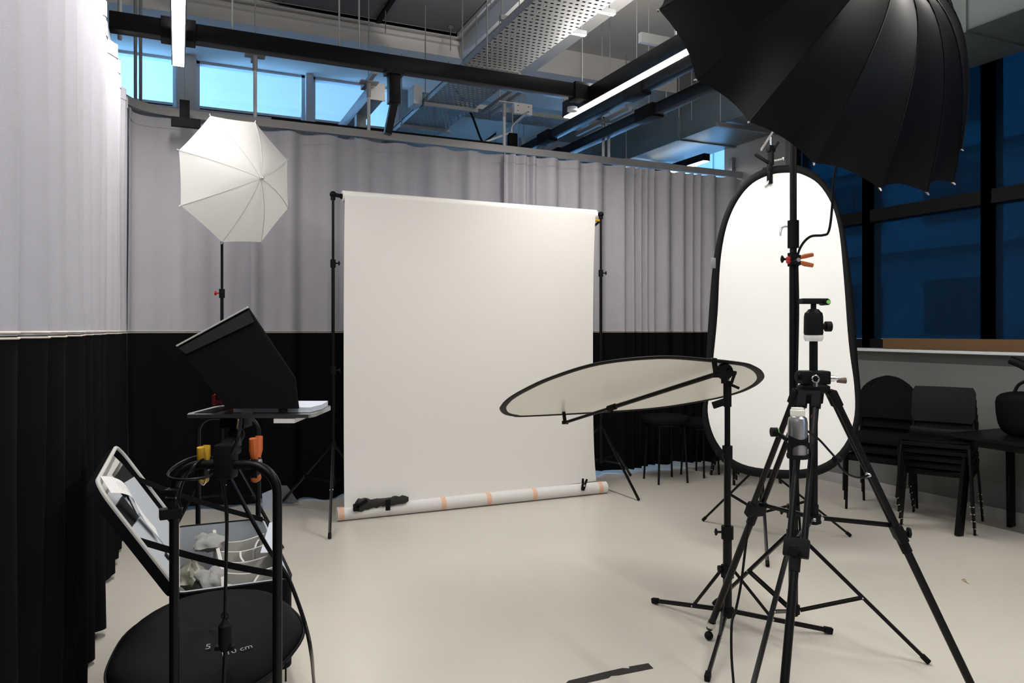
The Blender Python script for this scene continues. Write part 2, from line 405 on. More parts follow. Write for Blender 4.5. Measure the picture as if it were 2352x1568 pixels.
r = thing('curtain_rail', 'grey metal curtain rail bending round the corner above the curtains', 'curtain rail', (1, 6.9, 3.36))
rows = []
rp = [on_path(.2+(LEN[-1]-.2)*k/160) for k in range(161)]
for p, nn in rp:
    a, b = p+nn*.022, p-nn*.022; rows.append([a+V((0, 0, 3.355)), a+V((0, 0, 3.425)), b+V((0, 0, 3.425)), b+V((0, 0, 3.355))])
MB().grid(rows, wrap=True).build('track', m_rail, r)
mb = MB(); rows = []
for p, nn in rp[101:127]:
    a, b = p-nn*.07, p-nn*.15; rows.append([a+V((0, 0, 3.41)), a+V((0, 0, 3.47)), b+V((0, 0, 3.47)), b+V((0, 0, 3.41))])
c = MB().grid(rows, wrap=True); c.build('black_cable_duct', m_blkm, r, label='black cable trunking behind the rail')
# ------------------------------------------------------------------ suspended structure
CZ = 5.05
def rod(t, x, y, z0, z1, r=.006, name='drop_rod', m=None): MB().cyl((x, y, z0), (x, y, z1), r, n=8).build(name, m or m_strut, t)
b = thing('lighting_beam', 'long black suspended beam crossing the room under the ceiling', 'beam', (1.4, 5.6, 3.54))
MB().b2((-.42, 5.55, 3.545), (3.2, 5.65, 3.665), bev=.006).build('beam_body', m_blk, b)
mb = MB()
for x in (0.0, 3.2): mb.b2((x-.11, 5.535, 3.53), (x+.11, 5.665, 3.68), bev=.006)
mb.build('joint_sleeve', m_blkm, b)
for x in (.35, 1.1, 1.25, 2.3): rod(b, x, 5.6, 3.66, 4.98 if x < 3 else S)
dp = thing('drop_post', 'black square post hanging from the middle of the long beam', 'post', (1.52, 5.6, 3.1))
MB().b2((1.475, 5.56, 3.30), (1.565, 5.64, 3.545), bev=.004).b2((1.45, 5.545, 3.52), (1.59, 5.655, 3.56)).build('upper_tube', m_blk, dp)
MB().bar((1.52, 5.6, 3.30), (1.47, 5.6, 3.06), .055, .055).build('lower_tube', m_blk, dp)
def led(label, x, y0, y1, z, w=.075, h=.085, power=LED_W, name='linear_ceiling_light', cables=(0,), top=S, joints=(), group=None, up=1.7):
    t = thing(name, label, 'ceiling light', (x, (y0+y1)/2, z))
    MB().b2((x-w/2-.008, y0, z+.002), (x+w/2+.008, y1, z+h), bev=.003).build('housing', m_blk, t)
    ys_ = [y0+.01]+list(joints)+[y1-.01]
    for a, b_ in zip(ys_, ys_[1:]): MB().b2((x-w/2, a+.008, z-.006), (x+w/2, b_-.008, z+.004)).build('diffuser', m_led, t)
    for y in cables: rod(t, x, y, z+h, top, .002, 'suspension_wire', m_strut)
    strip_light('led_lamp', x, y0, y1, z-.012, power, parent=t, width=w)
    u = strip_light('added_ceiling_fill', x, y0, y1, z+h+.012, power*up, parent=t, width=w*.8); u.rotation_euler = (PI, 0, 0)  # added upward fill over the housing, brightens ceiling and beams; not a fixture part
    return t
led('bright strip light over the left curtain, ending before the high windows', 0.0, -1.6, 6.0, 3.5, power=LED_W*1.0, up=.6, cables=(1.0, 5.2), top=4.98)
led('bright strip light in a deep black housing, beside the black umbrella', 3.25, -1.6, 6.0, 3.5, w=.065, h=.14, joints=(4.3,), cables=(5.7, 4.35, 2), top=S, power=LED_W*1.18)
led('small distant strip light seen just above the curtain at the right', 5.63, 6.95, 9.6, 3.53, cables=(), power=5, up=.3)
s_ = tag(MB().cyl((3.16, 5.72, 3.475), (3.16, 5.72, 3.51), .045, n=20).build('smoke_detector', m_plast), 'small white round sensor under the corner of the black beam', 'smoke detector')
d_ = thing('driver_box', 'black driver box hanging by a wire beside the white pilaster', 'driver box', W(424, 270, 6.0)); c0 = W(424, 252, 6.0)
MB().box(c0, (.075, .05, .15), bev=.004).build('box_body', m_blkm, d_)
MB().cyl(c0+V((0, 0, .07)), V((c0.x, c0.y, 4.982)), .002, n=6).tube([c0+V((0, 0, .5)), c0+V((-.12, 0, .6))], .002, 6).tube([c0+V((0, 0, .5)), c0+V((.12, 0, .6))], .002, 6).build('wire', m_strut, d_)
MB().b2(c0+V((-.1, -.03, -.14)), c0+V((.12, .03, -.07))).build('bracket', m_blkm, d_)
# cable trays
def tray(label, x0, x1, y0, y1, z, name='cable_tray', side=.055, hang=(), alongx=False, pieces=1):
    t = thing(name, label, 'cable tray', ((x0+x1)/2, (y0+y1)/2, z))
    MB().b2((x0, y0, z), (x1, y1, z+.0015)).build('perforated_base', m_perf, t)
    if alongx: MB().b2((x0, y0, z), (x1, y0+.003, z+side)).b2((x0, y1-.003, z), (x1, y1, z+side)).build('side_flange', m_galv, t)
    else: MB().b2((x0, y0, z), (x0+.003, y1, z+side)).b2((x1-.003, y0, z), (x1, y1, z+side)).b2((x0-.012, y0, z+side-.004), (x0, y1, z+side)).build('side_flange', m_galv, t)
    for y in hang:
        if alongx: MB().b2((y-.02, y0-.08, z-.045), (y+.02, y1+.08, z-.004)).build('support_strut', m_strut, t); rod(t, y, y0-.05, z-.04, CZ); rod(t, y, y1+.05, z-.04, CZ)
        else:
            zz = z+.062 if y < 6 else z-.045; MB().b2((x0-.03, y-.02, zz), (x1+.18*(y < 6)+.03, y+.02, zz+.038)).build('support_strut', m_strut, t)
            rod(t, x0-.015, y, zz-.01, S if y > 8.1 else 4.93)
            rod(t, x1+.15*(y < 6)+.015, y, zz-.01, S if y > 8.1 or x1+.15*(y < 6) > 2.9 else 4.93)
    return t
tray('wide near perforated metal cable tray running overhead to the black beam', 2.36, 2.9, -1.5, 6.32, 3.95, hang=(3.4, 4.95, 5.4, 6.3))
tray('blue-lit perforated cable tray continuing behind the black beam', 2.36, 2.9, 6.36, 9.3, 3.93, hang=(7.4, 8.3))
tray('broad cross tray with plate box above the curtain centre', 2.92, 5.2, 8.12, 8.5, 4.16, alongx=True, hang=(3.8, 4.6))
x_ = WYp(1020, 330, 8.0)
bx = thing('junction_box', 'pale junction box fixed on the cross-running cable tray', 'junction box', (3.78, 8.09, 4.16)); MB().box((3.78, 8.085, 4.21), (.24, .06, .13), bev=.004).build('box_body', m_soff, bx)
MB().cyl((3.71, 8.050, 4.24), (3.71, 8.060, 4.24), .006).cyl((3.71, 8.050, 4.18), (3.71, 8.060, 4.18), .006).cyl((3.85, 8.050, 4.24), (3.85, 8.060, 4.24), .006).cyl((3.85, 8.050, 4.18), (3.85, 8.060, 4.18), .006).build('screw', m_blkm, bx)
bx = tag(MB().b2((2.25, 7.5, 3.93), (2.345, 7.72, 4.13), bev=.006).build('junction_box', m_white), 'white box on the left edge of the blue-lit cable tray', 'junction box')
m_cab = mat('cable_sheath', (.035, .035, .04), .6)
c0 = None
for k in range(9):
    x = 2.42+k*.053; r_ = .017 if k % 3 else .022
    c = MB().tube([V((x+.006*math.sin(y*2+k), y, 3.953+r_)) for y in [-1.4+.48*i for i in range(17)]], r_, 8)
    tag(c.build('tray_cable', m_cab), 'dark cable lying in the near overhead perforated tray', 'cable', 'cables lying in the near overhead tray')
for px_, y_, lb_, za, zb in ((311, 7.6, 'left of two slim pipes crossing the first high window', 3.2, 4.98), (323, 7.6, 'right of two slim pipes crossing the first high window', 3.2, 4.98), (275, 5.9, 'blue-grey pipe dropping beside the top of the left curtain', 3.6, 4.98)):
    p_ = WYp(px_, 200, y_); tag(MB().cyl((p_.x, p_.y, za), (p_.x, p_.y, zb), .014, n=12).build('drop_pipe', m_strut), lb_, 'pipe')
# steel members round the high windows
sb = thing('steel_beam', 'grey square steel beam running back from its post by the high window', 'beam', (1.72, 8.2, 3.3))
MB().b2((1.66, 7.0, 3.76), (1.80, 9.4, 3.90), bev=.006).build('beam_body', m_galv, sb)
MB().b2((1.66, 7.55, 0), (1.76, 7.65, 3.76), bev=.004).build('post', m_galv, sb)
MB().b2((1.65, 6.985, 3.75), (1.81, 7.0, 3.91)).build('end_plate', m_steel, sb)
# rail supports: unistrut pieces on drop rods carrying white poles
def support(label, px, dlen=.35, poles=((0, 0),), z1=3.9, y=6.9, along=V((0, 1, 0))):
    c0 = WYp(px, 300, y); c0.z = z1
    t = thing('rail_hanger', label, 'rail hanger', (c0.x, y, 3.42))
    offs = (-.05, .05) if dlen > .3 else (0,)
    side = V((along.y, -along.x, 0))
    for o_ in offs: MB().bar(c0+side*o_-along*dlen, c0+side*o_+along*dlen, .04, .04).build('strut', m_strut, t)
    for dx, dy_ in poles:
        q = c0+V((dx, dy_, 0)); MB().cyl(V((q.x, q.y, 3.42)), V((q.x, q.y, z1-.02)), .016, n=12).build('pole', m_white, t)
        MB().cyl(V((q.x, q.y, z1-.16)), V((q.x, q.y, z1-.02)), .021, n=12).build('socket', m_rail, t)
    MB().box(c0-V((0, 0, .024)), (.17, .12, .01)).build('plate', m_rail, t)
    zt = CZ if c0.x > 4 else (S if c0.x > 3 else 4.98)
    for o_ in offs: q = c0+side*o_; rod(t, q.x, q.y, z1, zt)
support('rail hanger with slim pole rising behind the white umbrella', 586, .22, z1=4.0)
support('rail hanger with crossed struts left of the black drop post', 847, .25)
support('rail hanger with long double strut above the backdrop centre', 1158, .45, z1=3.88)
support('rail hanger with twin poles near the right end of the rail', 1392, .55, poles=((-.035, 0), (.035, .0)), z1=3.80)
# tracks, ducts, pipes on the right side
for i, (x, z, lb, w) in enumerate(((4.16, 3.60, 'lower of the two black tracks running back beside the metal duct', .1), (4.02, 3.80, 'upper of the two black tracks running back beside the metal duct', .09))):
    t = thing('power_track', lb, 'track', (x, 7, z)); MB().b2((x-w/2, 1.0, z), (x+w/2, 12.5, z+.10), bev=.005).build('track_body', m_blk, t)
    mb = MB()
    for y in (6.0, 7.9, 9.9): MB().b2((x-w/2-.02, y-.15, z-.015), (x+w/2+.02, y+.15, z+.115), bev=.005).build('coupling', m_blkm, t)
    for y in (3, 6, 9): rod(t, x, y, z+.1, CZ if x > 4 else S, .003)
t = thing('air_duct', 'large dull metal air duct running back along the window wall', 'duct', (5.77, 4, 3.75))
MB().b2((5.28, -3.5, 3.75), (6.08, 9.0, 4.12), bev=.01).build('duct_body', m_duct, t)
mb = MB()
for y in (-1.5, .2, 1.9, 3.6, 5.3, 7.0, 8.7): MB().b2((5.265, y-.02, 3.735), (6.09, y+.02, 4.135)).build('flange', m_duct, t)
for y in (2.7, 6.2, 8.0):
    MB().b2((5.15, y-.02, 3.69), (6.09, y+.02, 3.733)).build('support_strut', m_strut, t); rod(t, 5.2, y, 3.71, 5.05)
t = thing('air_duct', 'second galvanised duct deeper in the room, left of the window duct', 'duct', (4.9, 10, 3.7))
MB().b2((4.6, 9.2, 3.75), (5.25, 15.5, 4.2), bev=.01).build('duct_body', m_galv, t); rod(t, 4.7, 10, 4.2, 5.05); rod(t, 5.1, 12, 4.2, 5.05)
t = thing('steel_post', 'pair of galvanised posts, one raked, beyond the curtain rail', 'post', (4.25, 8.9, 0))
MB().b2((4.38, 8.85, 0), (4.47, 8.95, 4.1)).build('upright', m_galv, t); MB().bar((4.15, 8.9, 4.1), (4.36, 8.9, 2.9), .08, .06).build('raked_post', m_galv, t)
t = thing('steel_post', 'perforated steel post at the right end of the curtain rail', 'post', (6.0, 6.98, 0))
p_ = WYp(1680, 380, 7.05); MB().b2((p_.x-.035, 7.0, 0), (p_.x+.04, 7.06, 3.62)).build('upright', m_strut, t)
mb = MB()
for k in range(12): mb.cyl((p_.x, 6.998, 3.0+k*.05), (p_.x, 7.0005, 3.0+k*.05), .006, n=8)
mb.build('hole_row', m_blkm, t)
t = thing('hanging_projector', 'dark rounded unit hanging beyond the curtain rail', 'projector', (3.9, 9.6, 3.2))
MB().box((3.98, 9.6, 3.36), (1.0, .5, .14), bev=.05).box((3.98, 9.6, 3.46), (.7, .4, .08), bev=.03).build('body', m_blkm, t); rod(t, 4.2, 9.6, 3.45, 4.7, .008, 'drop_pole', m_blkm)
t = thing('wall_box', 'small black box with bent bright conduit above the curtain rail', 'box', (3.35, 8.6, 3.3))
c0 = WYp(1177, 326, 8.0); MB().box(c0, (.11, .06, .2), bev=.005).build('box_body', m_blkm, t)
MB().tube(spline([c0+V((0, 0, .1)), c0+V((0, 0, .18)), c0+V((.08, 0, .27)), c0+V((.2, 0, .38))], 5), .012, 8).build('conduit', m_steel, t)
MB().bar(c0+V((-.38, 0, -.05)), c0+V((0, 0, .12)), .02, .02).build('arm', m_steel, t)
MB().cyl(c0+V((0, 0, .05)), V((c0.x, c0.y, 4.2)), .008).build('hanger_pole', m_strut, t)
c = tag(MB().tube(spline([V((2.9, 8.0, 4.3)), V((3.2, 8.3, 4.15)), V((3.5, 8.7, 3.95)), V((3.7, 9.0, 4.05)), V((3.9, 9.2, 4.2))], 8), .014, 8).build('hanging_cable', m_blkm), 'black cable drooping under the cross-running trays', 'cable')
for (x, y, z, lb) in ((2.2, 12.2, 3.7, 'first pale duct beam beyond the strip windows'), ): pass
# thin drop rods on ceiling inside the dark recess with a conduit
t = thing('ceiling_conduit', 'thin dark conduit with hanger rods in the dark ceiling recess', 'conduit', (2.0, 5, 4.9))
MB().b2((1.98, 2.5, 4.93), (2.03, 8.05, 4.96)).build('conduit_run', m_blkm, t); 
for x, y in ((1.5, 7.6), (2.0, 7.7), (2.75, 6.6), (2.8, 7.9)):
    MB().cyl((x, y, 4.70), (x, y, 4.975), .005, n=8).lathe([(.03, 4.975), (.03, 4.965), (.001, 4.96)], (x, y, 0)).build('hanger_rod', m_strut, t)
t = thing('ceiling_rail', 'slotted grey rail piece under the ceiling left of the black umbrella', 'rail', (4.3, 5.6, 4.0))
p_ = W(1490, 90, 7.0); q_ = p_+V((.75, 0, 0)); MB().bar(p_-V((.1, 0, 0)), q_, .05, .09).build('rail_body', m_strut, t)
for k in (.2, .35, .5): rod(t, p_.x+k, p_.y, 3.6, p_.z-.04, .003)
rod(t, p_.x+.3, p_.y, p_.z, CZ if p_.x+.3 > 4 else S, .004)
# ------------------------------------------------------------------ stands
def fr(lat, d, z=0): return RT*lat + FW*d + V((0, 0, z))
def stand(name, label, base, feet, z_leg, z_hub, ztop, rad=(.016, .0125, .010), joints=(), knob=RT, twin=True, hub_low=None, cat='light stand', group=None, knob_m=None):
    """classic light stand: legs from upper collar to feet, braces from hub; joints = heights of the tube collars"""
    base = V(base); t = thing(name, label, cat, base, group); up = lambda z: V((base.x, base.y, z))
    zs = [z_hub-.03]+list(joints)+[ztop]
    for i in range(len(zs)-1):
        MB().cyl(up(zs[i]), up(zs[i+1]), rad[min(i, len(rad)-1)], n=16).build('tube_section', m_blk, t)
    for i, z in enumerate(joints):
        r_ = rad[min(i, len(rad)-1)]
        cl = MB().cyl(up(z-.035), up(z+.03), r_+.008, n=16).build('collar', m_blkm, t)
        MB().cyl(up(z)+knob*(r_+.005), up(z)+knob*(r_+.03), .006, n=10).lathe([(.001, 0), (.014, .002), (.014, .012), (.001, .016)], up(z)+knob*(r_+.028), knob, 8).box(up(z)+knob*(r_+.036), (.008, .008, .036), bev=.002).build('knob', knob_m or m_blkm, cl)
    MB().cyl(up(z_leg-.03), up(z_leg+.03), rad[0]+.010, n=16).build('leg_collar', m_blkm, t)
    MB().cyl(up(z_hub-.02), up(z_hub+.02), rad[0]+.009, n=16).build('brace_hub', m_blkm, t)
    for f_ in feet:
        f_ = V(f_); d = (f_-base); d.z = 0; dn = d.normalized(); s = dn.cross(UP)
        a = up(z_leg)+dn*(rad[0]+.012); b_ = V((f_.x, f_.y, .012))
        MB().bar(a, b_, .022, .016, bev=.003).build('leg', m_blk, t)
        mid = a.lerp(b_, .50 if z_leg > z_hub+.2 else .62); h = up(z_hub)+dn*(rad[0]+.01)
        if twin:
            for k in (-1, 1): MB().bar(h+s*k*.009, mid+s*k*.009, .004, .014).build('brace', m_blk, t)
        else: MB().bar(h, mid, .012, .016).build('brace', m_blk, t)
        e = (b_-a).normalized(); MB().cyl(b_-e*.035, b_+e*.004, .013, n=12).build('foot_cap', m_blkm, t)
        MB().cyl(mid-s*.014, mid+s*.014, .004, n=8).build('rivet', m_steel, t)
    return t
# backdrop stands
yb = 6.15
bl = WYp(765, 1000, yb); bl.z = 0; br = WYp(1380, 1000, yb); br.z = 0
def g0(px, py): return G(px, py, 0.0)
st = stand('backdrop_stand', 'slim black stand holding the left end of the paper roll', bl, [g0(757, 1238), fr(-2.05, 6.55), bl+V((.48, .42, 0))], .60, .30, 2.63, (.017, .014, .011), (1.22, 2.10), RT)
MB().cyl(bl+V((0, 0, 2.62)), bl+V((0, 0, 2.665)), .02).sph(bl+V((0, 0, 2.665)), .028).bar(bl+V((0, 0, 2.665)), bl+V((.075, .0, 2.655)), .03, .03, bev=.005).build('roll_hook', m_blkm, st)
st = stand('backdrop_stand', 'slim black stand holding the right end of the paper roll', br, [g0(1467, 1150), g0(1448, 1093), br+V((-.5, .30, 0))], .60, .30, 2.63, (.017, .014, .011), (1.22, 2.10), RT)
MB().cyl(br+V((0, 0, 2.62)), br+V((0, 0, 2.665)), .02).sph(br+V((0, 0, 2.665)), .028).bar(br+V((0, 0, 2.665)), br+V((-.075, .0, 2.655)), .03, .03, bev=.005).build('roll_hook', m_blkm, st)
MB().cyl(br+V((-.03, -.02, 2.60)), br+V((-.10, -.02, 2.60)), .012).build('yellow_grip', m_yel, st)
MB().bar(br+V((-.03, -.02, 2.59)), br+V((-.12, -.02, 2.52)), .012, .02).build('clamp_jaw', m_blkm, st)
# ------------------------------------------------------------------ paper backdrop
xl, xr, zr = bl.x+.075, br.x-.06, 2.655
bk = thing('paper_backdrop', 'wide white paper backdrop hanging from its roll between two stands', 'backdrop', ((xl+xr)/2, yb, 0))
mb = MB().cyl((xl, yb, zr), (xr, yb, zr), .048, n=40); mb.build('paper_roll', m_paper, bk)
MB().cyl((xl-.014, yb, zr), (xr+.014, yb, zr), .022, n=20).build('roll_core', m_blkm, bk)
rows = []
for k in range(41):
    u = k/40; row = []
    for j in range(25):
        w = j/24; x = xl+.012+(xr-xl-.04)*w
        z = zr*(1-u)+(.05+.06*w)*u; yy = yb-.049*(1-u)**6*1.0 - (u**7)*(.125-.10*w) + .004*math.sin(w*7+u*3)*u
        if u > .9: x += .0
        row.append(V((x-.02*(u**8)*(1-w)*1.0+.02*(u**10)*w, yy, z)))
    rows.append(row)
MB().grid(rows, thick=.0012).build('hanging_sheet', m_paper, bk, 60)
tl, tr_ = V((xl-.06, yb-.085, .056)), V((xr+.06, yb-.085, .056))
MB().cyl(tl, tr_, .055, n=36).build('bottom_tube', m_tube, bk)
for px in (783, 1017, 1121, 1226, 1377):
    x = WYp(px, 1150, yb-.1).x; x = min(max(x, xl-.035), xr+.035); rows = []
    for k in range(9):
        a = math.radians(-50+k*22); p = V((0, yb-.085-.0565*math.cos(a), .056+.0565*math.sin(a))); rows.append([V((x-.022, p.y, p.z)), V((x+.022, p.y, p.z))])
    MB().grid(rows).build('tape_strip', m_peach, bk)
t = thing('cloth_bundle', 'rolled black cloth lying along the foot of the paper at left', 'cloth', WYp(875, 1165, yb-.14)); 
A = WYp(815, 1170, yb-.135); B = WYp(938, 1158, yb-.135); A.z = .12; B.z = .135; rows = []
rr = random.Random(4)
for k in range(18):
    u = k/17; c0 = A.lerp(B, u); r1 = (.035 if u > .25 else .05)*(1 if .04 < u < .97 else .55); row = []
    for j in range(12): a = 2*PI*j/12; q = r1*(1+.22*rr.uniform(-1, 1)); row.append(c0+V((0, q*.45*math.cos(a), q*math.sin(a))))
    rows.append(row)
MB().grid(rows, wrap=True).add(rows[0], [list(range(12))]).add(rows[-1], [list(range(12))]).build('rolled_cloth', m_gaff, t)
q = WYp(888, 1168, yb-.15); MB().grid([[V((q.x-.02, q.y-.04, z)), V((q.x+.02, q.y-.04, z))] for z in (.16, .12, .07)], thick=.002).build('tape_strip', m_blkm, t)
p0 = WYp(818, 1165, yb-.16); MB().box(p0, (.05, .02, .06), bev=.006).bar(p0, p0+V((.09, 0, .055)), .02, .025, bev=.004).build('clip', m_blkm, t)
def spring_clamp(label, p, d, jaw, size=.12, handle=m_or, name='spring_clamp', tip=None, parts=True):
    """d: direction of the handles, jaw: sideways direction in which the handles spread"""
    p = V(p); d = V(d).normalized(); jaw = V(jaw).normalized(); s = size; t = thing(name, label, 'clamp', p)
    for k in (-1, 1):
        MB().bar(p-d*s*.35+jaw*k*s*.07, p+d*s*.12+jaw*k*s*.13, .016, .02, up=jaw, bev=.003).build('jaw', m_blkm, t)
        MB().tube([p+d*s*.10+jaw*k*s*.10, p+d*s*.3+jaw*k*s*.16, p+d*s*.62+jaw*k*s*.22], .011, 10, rs=[.009, .012, .010]).build('handle', handle, t)
        MB().sph(p-d*s*.37+jaw*k*s*.06, .012).build('jaw_pad', tip or handle, t)
    MB().cyl(p-jaw.cross(d)*.014, p+jaw.cross(d)*.014, .010).build('spring', m_steel, t)
    return t
spring_clamp('black spring clamp gripping the paper at the right of the bottom tube', WYp(1337, 1118, yb-.135)+V((0, -.03, .02)), V((.2, 0, .9)), V((1, 0, -.2)), .10, m_blkm)
t = MB().prism([G(1318, 1566), G(1500, 1535), G(1492, 1524), G(1443, 1531), G(1444, 1535), G(1428, 1534), G(1385, 1544), G(1300, 1563)], V((0, 0, .0009)))
t = MB().prism([V((p.x, p.y, .0006)) for p in (G(1340, 1570), G(1398, 1557), G(1404, 1552), G(1420, 1551), G(1501, 1535), G(1489, 1523), G(1444, 1531), G(1446, 1535), G(1430, 1534), G(1385, 1544), G(1340, 1555), G(1306, 1563), G(1296, 1572))], V((0, 0, .0009)))
tag(t.build('floor_tape', m_gaff), 'torn strip of dark gaffer tape stuck to the floor in front', 'tape')
t = MB().tube(spline([G(2209, 1332), G(2216, 1331), G(2219, 1336), G(2212, 1334), G(2225, 1341)], 5), .002, 5)
for i, v in enumerate(t.v): v.z += .003
tag(t.build('dry_twig', m_leaf), 'tiny dry twig lying on the bare floor at right', 'twig')
# ------------------------------------------------------------------ umbrellas
def umbrella_canopy(tips, apex, n_open, bulge, mbld, K=14, scallop=.05, puff=.0):
    """tips: rim points in order; each gore spans two tips; ribs arc from apex to tip"""
    N = len(tips)
    def rib(tip, u, extra=0):       # 0 apex, 1 tip
        c = apex.lerp(tip, u); return c - n_open*(bulge*4*u*(1-u)*(1-.25*u)) + n_open*extra
    for i in range(N):
        a, b_ = tips[i], tips[(i+1) % N]; rows = []
        ctr = sum((x for x in tips), V((0, 0, 0)))/N
        for k in range(K+1):
            u = k/K; row = []
            for j in range(7):
                w = j/6; sc_ = 4*w*(1-w); m_ = a.lerp(b_, w)
                m_ = m_ + (ctr-m_)*scallop*sc_*(max(0, u-.6)/.4)**2; q = rib(m_, u)
                q = q + n_open*(puff*sc_*4*u*(1-u))
                row.append(q)
            rows.append(row)
        mbld.grid(rows)
    return rib
# white shoot-through umbrella
apx = cf(-1.74, 1.05, 5.12); nW = -(RT*.80 + UP*-.05 + FW*-.59).normalized(); ctrW = apx + nW*.30   # nW points to the open side
tipsW = [Wpl(x, y, ctrW, nW) for x, y in ((483, 266), (586, 281), (660, 367), (662, 478), (600, 556), (510, 556), (415, 472), (411, 345))]
uW = thing('photo_umbrella', 'white translucent umbrella, eight panels, on the stand by the corner curtain', 'umbrella', apx)
mb = MB(); ribW = umbrella_canopy(tipsW, apx, nW, .045, mb, scallop=.012, puff=-.012); mb.build('canopy', m_umw, uW, 20)
for tp in tipsW:
    MB().tube([ribW(tp, k/10, .006) for k in range(11)], .0022, 6).build('rib', m_steel, uW)
    o = (tp-ctrW).normalized(); MB().cyl(tp-o*.012, tp+o*.014, .005, .0035, n=8).build('rib_tip', m_plast, uW)
    MB().tube([ribW(tp, k/12, -.0015) for k in range(13)], .0016, 5).build('seam', mat('seam_thread', (.5, .49, .47), .8), uW)
MB().cyl(apx-nW*.035, apx+nW*.80, .004, n=10).build('shaft', m_steel, uW); MB().sph(apx-nW*.03, .009).lathe([(.001, 0), (.013, .004), (.009, .02), (.005, .022)], apx-nW*.02, nW, 14).build('ferrule', m_chrome, uW)
sW = fr(-2.116, 5.40); sh = apx+nW*.467
st = stand('light_stand', 'black light stand with red lever under the white umbrella', sW, [sW+V((.38, -.36, 0)), sW+V((-.40, -.20, 0)), sW+V((.06, .52, 0))], .72, .35, sh.z-.06, (.015, .012, .0095), (1.07, 1.82), -RT, knob_m=m_red)
MB().box(sh-V((0, 0, .03)), (.04, .04, .09), bev=.006).cyl(sh-V((0, 0, .09)), sh-V((0, 0, .04)), .018).build('umbrella_bracket', m_blkm, st)
# large black umbrella
nB = (RT*-.361 + UP*-.529 + FW*.768).normalized(); cB = cf(1.439, 1.318, 3.56); apB = cB - nB*.46 - RT*.03
vis = [(1513, 22), (1598, 183), (1720, 280), (1870, 375), (2022, 433), (2130, 443), (2190, 420)]
tipsB = [Wpl(x, y, cB, nB) for x, y in vis]
aB = (tipsB[3]-cB).normalized(); bB = nB.cross(aB)
ang = [math.atan2((p-cB).dot(bB), (p-cB).dot(aB)) for p in tipsB]
sgn = 1 if ang[4] > ang[2] else -1; a_end = ang[6]; a_st = ang[0]; span = (2*PI - abs(a_end-a_st))
r0, r6 = (tipsB[0]-cB).length, (tipsB[6]-cB).length; NH = 9
for k in range(1, NH+1):
    u = k/(NH+1); a = a_end+sgn*span*u; R = r6*(1-u)+r0*u; R = R + (.86-R)*math.sin(PI*u)
    tipsB.append(cB + aB*R*math.cos(a) + bB*R*math.sin(a))
uB = thing('photo_umbrella', 'huge black domed umbrella tilted away at the top right', 'umbrella', apB)
mb = MB(); ribB = umbrella_canopy(tipsB, apB, nB, .25, mb, K=18, scallop=.05, puff=.008); mb.build('canopy', m_blks, uB, 20)
mb = MB(); ribI = umbrella_canopy(tipsB, apB+nB*.006, nB, .246, mb, K=18, scallop=.06, puff=.008); mb.build('silver_lining', mat('silver_lining', (.7, .7, .7), .4, .6), uB, 20)
for tp in tipsB:
    MB().tube([ribB(tp, k/14, .010) for k in range(15)], .003, 6).build('rib', m_blk, uB)
    MB().tube([ribB(tp, k/16, -.0015) for k in range(17)], .0022, 5).build('seam', m_blk, uB)
    o = (tp-cB).normalized(); MB().cyl(tp-o*.01, tp+o*.012, .005, .003, n=8).build('rib_tip', m_steel, uB)
sh1 = W(1748, 345, 3.93)
MB().cyl(apB-nB*.04, sh1, .0055, n=10).build('shaft', m_steel, uB)
sB = fr(1.387, 3.65); 
st = stand('light_stand', 'tall black stand carrying the huge black umbrella', sB, [G(2132, 1525), G(1641, 1390), G(1722, 1609)], .535, .175, 2.62, (.0225, .019, .0165), (.66, 1.90-.0), -RT)
MB().cyl(sB+V((0, 0, 1.955)), sB+V((0, 0, 2.09)), .027, n=18).build('sleeve', m_blkm, st)
pk = sB-RT*.03+V((0, 0, 2.06)); MB().tube(spline([pk, pk-RT*.02+V((0, 0, 0)), pk-RT*.032-V((0, 0, .02)), pk-RT*.034-V((0, 0, .045))], 4), .005, 8).build('lever', m_steel, st)
fh = thing('flash_head', 'black flash head inside the huge black umbrella', 'flash head', sB+V((0, 0, 2.62)))
hc = sB+V((0, 0, 2.72)); MB().cyl(hc-nB*-.13, hc-nB*.15, .062, n=24).build('head_body', m_blkm, fh); MB().box(sB+V((0, 0, 2.64)), (.05, .05, .07), bev=.006).build('tilt_bracket', m_blkm, fh)
pts = [cf(1.387, 1.12, 3.62), W(1917, 330, 3.5), W(1914, 420, 3.5), W(1910, 490, 3.5), W(1903, 532, 3.5), W(1890, 540, 3.5), W(1862, 543, 3.52), W(1842, 562, 3.55), W(1832, 590, 3.6), W(1832, 640, 3.61), W(1833, 720, 3.62), W(1830, 900, 3.62), W(1832, 1100, 3.63), sB+V((.03, -.02, .5))]
c = tag(MB().tube(spline(pts, 8), .006, 8).build('power_cable', m_blkm), 'black cable looping down the tall stand from the big umbrella', 'cable')
spring_clamp('orange-handled clamp fastened round the tall umbrella stand', W(1832, 597, 3.60), RT, UP, .12, m_or, tip=m_red)
c = tag(MB().tube(spline([W(1722, 1185, 3.20), W(1712, 1260, 3.2), W(1702, 1340, 3.2), W(1690, 1400, 3.2), W(1681, 1430, 3.15), W(1680, 1500, 3.1), W(1685, 1570, 3.05), G(1690, 1640, .006), G(1750, 1800, .006)], 8), .0055, 8).build('power_cable', m_blkm), 'thin black cable falling from the camera tripod leg clamp to the floor', 'cable')
